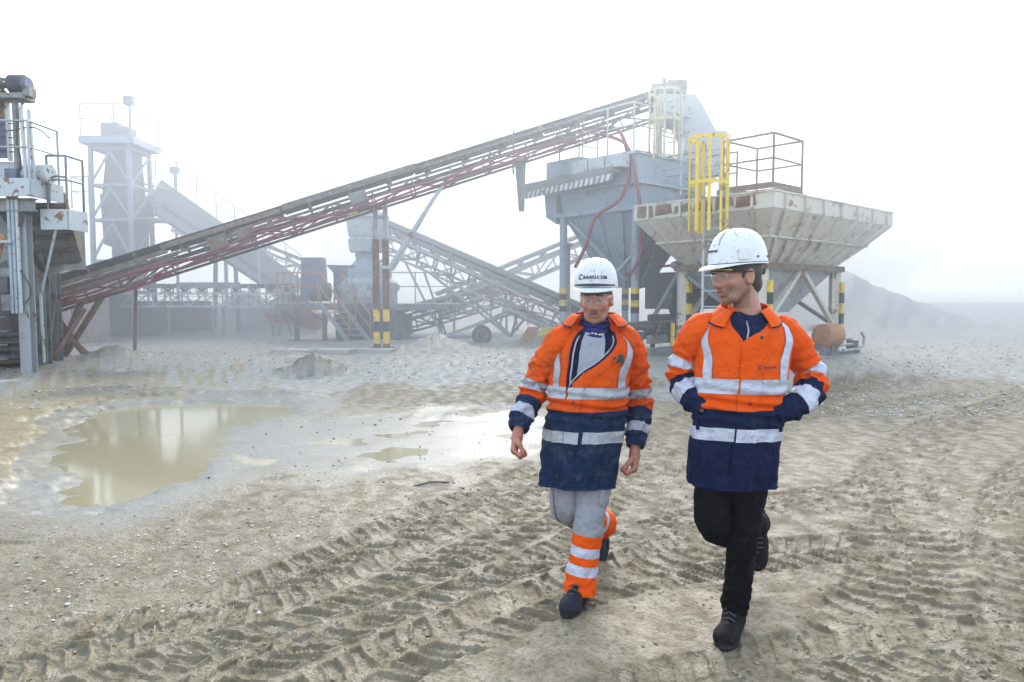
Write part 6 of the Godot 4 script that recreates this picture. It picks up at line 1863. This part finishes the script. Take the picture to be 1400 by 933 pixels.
	if not w.logo:
		for s in [-1, 1]: put(t, "lens_tint", tube_mesh([hx * Vector3(s * 0.012, 0.037, 0.117), hx * Vector3(s * 0.05, 0.034, 0.103), hx * Vector3(s * 0.075, 0.030, 0.075)], 0.0032, 6), M.yellow)
	# --- jacket
	var amp: float = w.amp
	var y0: float = body_keys[0][0]
	var y1: float = body_keys[n - 1][0]
	var surf := func(y: float, an: float, grow: float) -> Vector3:
		var wx := keyed(body_keys, y, 1) + grow
		var wz := keyed(body_keys, y, 2) + grow
		var ca := cos(an)
		var sa := sin(an)
		var ex := 0.86
		var c := Vector3(keyed(body_keys, y, 3), y, keyed(body_keys, y, 4))
		var low := 1.0 - smoothstep(w.split - 0.1, w.split + 0.25, y)
		var q := amp * fold(sa * 0.9 + 0.25 * y, 2.1 * y + ca * 0.6, 1.0 + w.at.x)
		q += amp * 0.7 * low * sin(an * 6.0 + 3.0 * y + 2.0 * sin(y * 5.0) + 3.0 * n_fold.get_noise_2d(an * 1.5, y * 2.0)) * (1.0 - smoothstep(y0 + 0.1, w.split + 0.1, y))
		q += amp * 0.8 * exp(-pow((y - w.split - 0.02) / 0.09, 2.0)) * sin(y * 120.0 + 2.0 * sin(an * 2.0))
		var top := 1.0 - smoothstep(y1 - 0.12, y1 - 0.02, y)
		return c + side * signf(sa) * pow(absf(sa), ex) * (wx + q * top) + fwd * signf(ca) * pow(absf(ca), ex) * (wz + q * top) - o
	# opening of the front: angles of its two edges at a height
	var vee: float = (w.split + 0.10) if w.open else (y1 - 0.155)
	var al := func(y: float) -> float:
		var k := smoothstep(vee, vee + 0.03, y)
		return (-0.40 - 0.10 * k) if w.open else (-0.06 - 0.52 * smoothstep(vee, y1, y))
	var ar := func(y: float) -> float:
		return lerpf(-0.40, 0.72, smoothstep(vee - 0.02, y1 - 0.02, y)) if w.open else (-0.06 + 0.78 * smoothstep(vee, y1, y))
	var shell := func(s: float, a: float) -> Vector3:
		var y := lerpf(y0, y1, s)
		var b0: float = ar.call(y)
		var b1: float = al.call(y) + TAU
		if y <= vee: b0 = al.call(y)
		return surf.call(y, lerpf(b0, b1, a), 0.0)
	var cs: float = (w.split - y0) / (y1 - y0)
	var jacket := put(t, "jacket", cloth_mesh(shell, [[0.0, cs, w.split - y0, w.na], [cs, 1.0, y1 - w.split, w.hi]], 130.0, 150, false), null)
	org[jacket] = o
	# hem roll
	put(jacket, "hem", cloth_mesh(func(s: float, a: float) -> Vector3: return surf.call(y0 + 0.012 * sin(s * PI) - 0.004, a * TAU, 0.006 * cos(s * PI)), [[0.0, 1.0, 0.03, w.na]], 200.0, 120), null)
	# body bands of reflective tape
	for q in w.bands:
		put(jacket, "reflective_band", cloth_mesh(func(s: float, a: float) -> Vector3: return surf.call(lerpf(q[0], q[1], s) + 0.006 * cos(a * TAU), lerpf(ar.call(q[1]), al.call(q[1]) + TAU, a) if q[1] > vee else a * TAU, 0.0035), [[0.0, 1.0, 0.06, w.tp]], 150.0, 150, false), null)
	# braces over the shoulders
	for s in [-1, 1]:
		var yb: float = w.bands[1][1] - 0.005
		var br := func(u: float, a: float) -> Vector3:
			# u runs up the chest and over to the back, a across the tape
			var y := lerpf(yb, y1 - 0.055, u)
			var an: float = s * (lerpf(0.86, 1.22, smoothstep(0.3, 1.0, u)) + (a - 0.5) * 0.27 * lerpf(1.0, 1.3, u))
			return surf.call(y, an, 0.0045)
		put(jacket, "reflective_band", cloth_mesh(br, [[0.0, 1.0, y1 - yb, w.tp]], 110.0, 10, false), null)
		var bk := func(u: float, a: float) -> Vector3:
			var y := lerpf(yb, y1 - 0.055, u)
			var an: float = s * (PI - lerpf(0.86, 1.22, smoothstep(0.3, 1.0, u)) + (a - 0.5) * 0.27)
			return surf.call(y, an, 0.0045)
		put(jacket, "reflective_band", cloth_mesh(bk, [[0.0, 1.0, y1 - yb, w.tp]], 60.0, 8, false), null)
	# storm flap along the zip, down to the hem
	var flap := func(u: float, a: float) -> Vector3:
		var y := lerpf(y0 + 0.01, y1 - 0.10, u)
		var e: float = maxf(ar.call(y), al.call(y)) if y > vee - 0.02 else al.call(y)
		return surf.call(y, e - 0.03 + a * (0.34 if w.open else 0.36), 0.006 + 0.004 * sin(a * PI))
	var fs: float = (w.split - y0 - 0.01) / (y1 - 0.10 - y0 - 0.01)
	put(jacket, "storm_flap", cloth_mesh(flap, [[0.0, fs, 0.4, w.na], [fs, 1.0, 0.35, w.hi]], 90.0, 10, false), null)
	for q in w.bands:
		put(jacket, "reflective_band", cloth_mesh(func(u: float, a: float) -> Vector3: return surf.call(lerpf(q[0], q[1], u) + 0.006, al.call(q[0]) + 0.0 + a * 0.34, 0.0125), [[0.0, 1.0, 0.06, w.tp]], 100.0, 8, false), null)
	for q in ([w.split + 0.05, y1 - 0.16] if w.open else [w.split + 0.035, y1 - 0.12]):
		var e: float = maxf(ar.call(q), al.call(q)) if q > vee else al.call(q)
		put(jacket, "snap_button", lathe_mesh([Vector2(0.001, 0), Vector2(0.008, 0), Vector2(0.006, 0.005), Vector2(0.001, 0.006)], 10), M.ink, Transform3D(Basis(Quaternion(Vector3.UP, fwd)), surf.call(q, e + 0.16, 0.013)))
	# pocket flaps below the split
	for s in [-1, 1]:
		put(jacket, "pocket_flap", cloth_mesh(func(u: float, a: float) -> Vector3: return surf.call(w.split - 0.075 + 0.05 * u + 0.006 * s * a, s * (0.62 + 0.62 * a), 0.009), [[0.0, 1.0, 0.05, w.na]], 100.0, 14, false), null)
	if w.pocket:
		for a in ["r_arm", "l_arm"]:
			var s := -1.0 if a == "r_arm" else 1.0
			var wl := []
			for k in 9: wl.append(surf.call(w.split - 0.10 + 0.016 * k, s * (0.98 + 0.030 * k), 0.010))
			put(jacket, "pocket_welt", tube_mesh(wl, 0.008, 6), w.na)
	# what shows in the neck opening
	put(jacket, "lining", cloth_mesh(func(s: float, a: float) -> Vector3: return surf.call(lerpf(w.split, y1 - 0.008, s), a * TAU, -0.013), [[0.0, 1.0, 0.45, M.navy_cloth]], 60.0, 60), null)
	if w.open:
		put(t, "t_shirt", cloth_mesh(func(s: float, a: float) -> Vector3: return surf.call(lerpf(vee - 0.02, y1 - 0.02, s), lerpf(-0.26, 0.16 + 0.16 * s, a), -0.006 - 0.0 * s), [[0.0, 1.0, 0.36, M.shirt]], 80.0, 30, false), null)
		# orange inner zip edge
		for e in [-1, 1]:
			var zl := []
			for k in 14:
				var y := lerpf(vee + 0.02, y1 - 0.05, k / 13.0)
				zl.append(surf.call(y, (al.call(y) + 0.10) if e < 0 else (ar.call(y) - 0.09), -0.002))
			put(jacket, "zip", tube_mesh(zl, 0.005, 6), M.galv)
			var ed := []
			for k in 14:
				var y := lerpf(vee - 0.01, y1 - 0.03, k / 13.0)
				ed.append(surf.call(y, (al.call(y) + 0.03) if e < 0 else (ar.call(y) - 0.03), 0.001))
			put(jacket, "piping", tube_mesh(ed, 0.007, 6), M.navy_cloth)
		# neck warmer
		put(t, "neck_warmer", cloth_mesh(func(s: float, a: float) -> Vector3:
			var an := a * TAU
			var r := lerpf(0.092, 0.074, s) + 0.004 * sin(s * 24.0 + 1.2 * sin(an)) + 0.004 * n_fold.get_noise_3d(cos(an) * 2.0, s * 4.0, sin(an) * 2.0)
			return neck + Vector3(0, -0.045 + s * 0.105, 0) + side * sin(an) * r + fwd * (cos(an) * r * 0.98 + 0.012 + 0.012 * s), [[0.0, 1.0, 0.13, M.buff]], 240.0, 60), null)
		for k in 3: put(t, "neck_warmer_print", unit_box, M.white, Transform3D(Basis(Vector3.UP, -0.2 + 0.12 * k) * Basis(Vector3.BACK, -0.25) * Basis.from_scale(Vector3(0.011, 0.006 + 0.003 * (k % 2), 0.003)), neck + Vector3(-0.026 + 0.018 * k, -0.020 - 0.004 * k, 0.106)))
		# chest badge
		put(jacket, "badge", unit_box, M.black, Transform3D(Basis(side, Vector3.UP, fwd) * Basis.from_scale(Vector3(0.056, 0.044, 0.006)), surf.call(y1 - 0.165, 0.60, 0.006)))
	else:
		put(t, "mid_layer", cloth_mesh(func(s: float, a: float) -> Vector3: return surf.call(lerpf(vee - 0.02, y1 - 0.004, s), lerpf(-0.62, 0.62, a), -0.010), [[0.0, 1.0, 0.2, M.navy_cloth]], 80.0, 24, false), null)
		put(t, "mid_layer_collar", cloth_mesh(func(s: float, a: float) -> Vector3:
			var an := a * TAU
			var r := lerpf(0.082, 0.070, s)
			return neck + Vector3(0, -0.02 + s * 0.075 - 0.03 * maxf(0.0, cos(an)), 0) + side * sin(an) * r + fwd * (cos(an) * r + 0.002), [[0.0, 1.0, 0.09, M.hi_vis_inner]], 150.0, 40), null)
		put(t, "mid_layer_zip", tube_mesh([neck + fwd * 0.096 + Vector3(0, -0.02, 0), surf.call(y1 - 0.09, 0.0, 0.002), surf.call(y1 - 0.14, -0.02, 0.002)], 0.004, 6), M.galv)
		# printed logo on the chest
		var f := SystemFont.new()
		f.font_names = PackedStringArray(["Droid Sans"])
		f.font_weight = 800
		var tm := TextMesh.new()
		tm.text = "DANUCEM"
		tm.font = f
		tm.font_size = 32
		tm.pixel_size = 0.0115 / 32.0
		tm.depth = 0.002
		var at: Vector3 = surf.call(w.bands[1][1] + 0.062, 0.42, 0.008)
		var face := Basis(Vector3.UP, w.yaw + 0.30)
		put(jacket, "print", tm, M.ink, Transform3D(face, at))
		var pts := []
		for i in 12:
			var an := 0.7 + (TAU - 1.4) * i / 11.0
			pts.append(Vector3(cos(an), sin(an), 0) * 0.0085)
		put(jacket, "emblem", tube_mesh(pts, 0.0025, 6), M.ink, Transform3D(face, at - face.x * 0.046 + Vector3(0, 0.001, 0)))
	# --- collar
	var cn: Vector3 = neck + Vector3(0, 0.0, 0)
	var col := func(s: float, a: float) -> Vector3:
		var open_a := 0.62 if w.open else 0.55
		var an := lerpf(open_a, TAU - open_a, a)
		var ft := pow(maxf(0.0, cos(an) * 0.5 + 0.5), 1.5)
		var lo: Vector3 = surf.call(y1 - 0.012 - 0.02 * ft, an, 0.002)
		var crest := cn + Vector3(0, 0.085 if w.open else 0.066, 0) + side * sin(an) * (0.098 + 0.022 * ft) + fwd * (cos(an) * 0.100 + 0.004)
		crest.y -= (0.015 if w.open else 0.045) * ft
		var fall := crest + (side * sin(an) * 1.15 + fwd * cos(an) * 0.75) * ((0.030 + 0.055 * ft) if w.open else (0.030 + 0.050 * ft)) + Vector3(0, (-0.035 - 0.03 * ft) if w.open else (-0.052 - 0.030 * ft), 0)
		var q := 0.004 * n_fold.get_noise_3d(an * 2.0, s * 3.0, 9.0)
		if s < 0.5: return lo.bezier_interpolate(lo + Vector3(0, 0.03, 0), crest - Vector3(0, 0.02, 0), crest, s * 2.0) + Vector3(0, q, 0)
		return crest.bezier_interpolate(crest + Vector3(0, 0.010, 0) + (fall - crest) * 0.1, fall - (fall - crest) * 0.3 + Vector3(0, 0.008, 0), fall, s * 2.0 - 1.0) + Vector3(0, q, 0)
	put(jacket, "collar", cloth_mesh(col, [[0.0, 1.0, 0.2, w.hi]], 120.0, 70, false), null)
	var edge := []
	for k in 41: edge.append(col.call(1.0, k / 40.0))
	put(jacket, "collar_piping", tube_mesh(edge, 0.0035, 5), M.navy_cloth)
	# --- sleeves
	for a in ["r_arm", "l_arm"]:
		var path: Array = w[a].duplicate()
		if not w.pocket: path[4] = path[4] + (path[4] - path[3]) * 0.05
		path.insert(0, path[0].lerp(w.neck, 0.42) + Vector3(0, 0.012, 0))
		var L := path_len(path)
		var c: Array = w.sleeve
		var cut := []
		var ms := [w.hi, w.tp, w.hi, w.na, w.tp, w.na]
		# orange, tape, orange, navy, tape, navy
		var e := [0.0, 0.52, 0.61, 0.70, 0.82, 0.89, 1.0] if w.open else [0.0, 0.43, 0.53, 0.63, 0.72, 0.82, 1.0]
		for k in 6: cut.append([e[k], e[k + 1], (e[k + 1] - e[k]) * L, ms[k]])
		var f := limb_fn(path, [[0.0, 0.03, 0.0], [0.05, 0.062, 0.0], [0.14, 0.079, 0.05], [0.22, 0.080, 0.1], [0.45, 0.072, 0.4], [0.58, 0.069, 0.8], [0.75, 0.066, 0.35], [0.93, 0.058, 0.5], [0.97, 0.052, 0.2], [1.0, 0.046, 0.0]], amp * 0.95, 3.0 + path[0].x * 5.0, o)
		var sl := put(jacket, "sleeve", cloth_mesh(f, cut, 150.0, 48), null)
	# --- trousers
	var tr := Node3D.new()
	tr.name = "trousers"
	t.add_child(tr, true)
	org[tr] = o
	for a in ["l_leg", "r_leg"]:
		var path: Array = w[a]
		var L := path_len(path)
		var cut := [[0.0, 1.0, L, w.trousers]]
		if w.cuffs: cut = [[0.0, 0.635, 0.635 * L, w.trousers], [0.635, 0.70, 0.065 * L, M.hi_vis], [0.70, 0.765, 0.065 * L, M.tape], [0.765, 0.82, 0.055 * L, M.hi_vis], [0.82, 0.885, 0.065 * L, M.tape], [0.885, 1.0, 0.115 * L, M.hi_vis]]
		var f := limb_fn(path, w.leg_r, 0.0058, 7.0 + path[0].x * 3.0, o)
		put(tr, "leg", cloth_mesh(f, cut, 120.0, 44), null)
		if w.cuffs:
			var s := 1.0 if a == "l_leg" else -1.0
			put(tr, "cargo_pocket", cloth_mesh(func(u: float, b: float) -> Vector3:
				var p: Vector3 = f.call(0.30 + 0.17 * u, b)
				var c: Vector3 = f.call(0.30 + 0.17 * u, (0.02 if s > 0 else 0.42) + 0.17 * b)
				var m: Vector3 = (f.call(0.30 + 0.17 * u, 0.25) + f.call(0.30 + 0.17 * u, 0.75)) * 0.5
				return c + (c - m).normalized() * 0.012 * pow(sin(clampf(u, 0.02, 0.98) * PI) * sin(clampf(b, 0.02, 0.98) * PI), 0.25), [[0.0, 1.0, 0.14, w.trousers]], 100.0, 14, false), null)
	put(tr, "waist", cloth_mesh(func(s: float, a: float) -> Vector3:
		var an := a * TAU
		var c: Vector3 = hips + Vector3(0, 0.10 - 0.2 * s, 0)
		return c + side * sin(an) * (0.165 - 0.02 * s) + fwd * cos(an) * (0.115 - 0.01 * s), [[0.0, 1.0, 0.2, w.trousers]], 60.0, 40), null)
	# --- shoes
	for a in ["l_shoe", "r_shoe"]:
		var z: Vector3 = w[a][1].normalized()
		var x := Vector3.UP.cross(z).normalized()
		var y := z.cross(x)
		shoe(t, Transform3D(Basis(x, y, z) * Basis.from_scale(Vector3.ONE * 1.15), w[a][0] - o), w.shoe_m, w.sole_m)
	# stand on the ground as it is under the leading foot
	t.position.y += gy
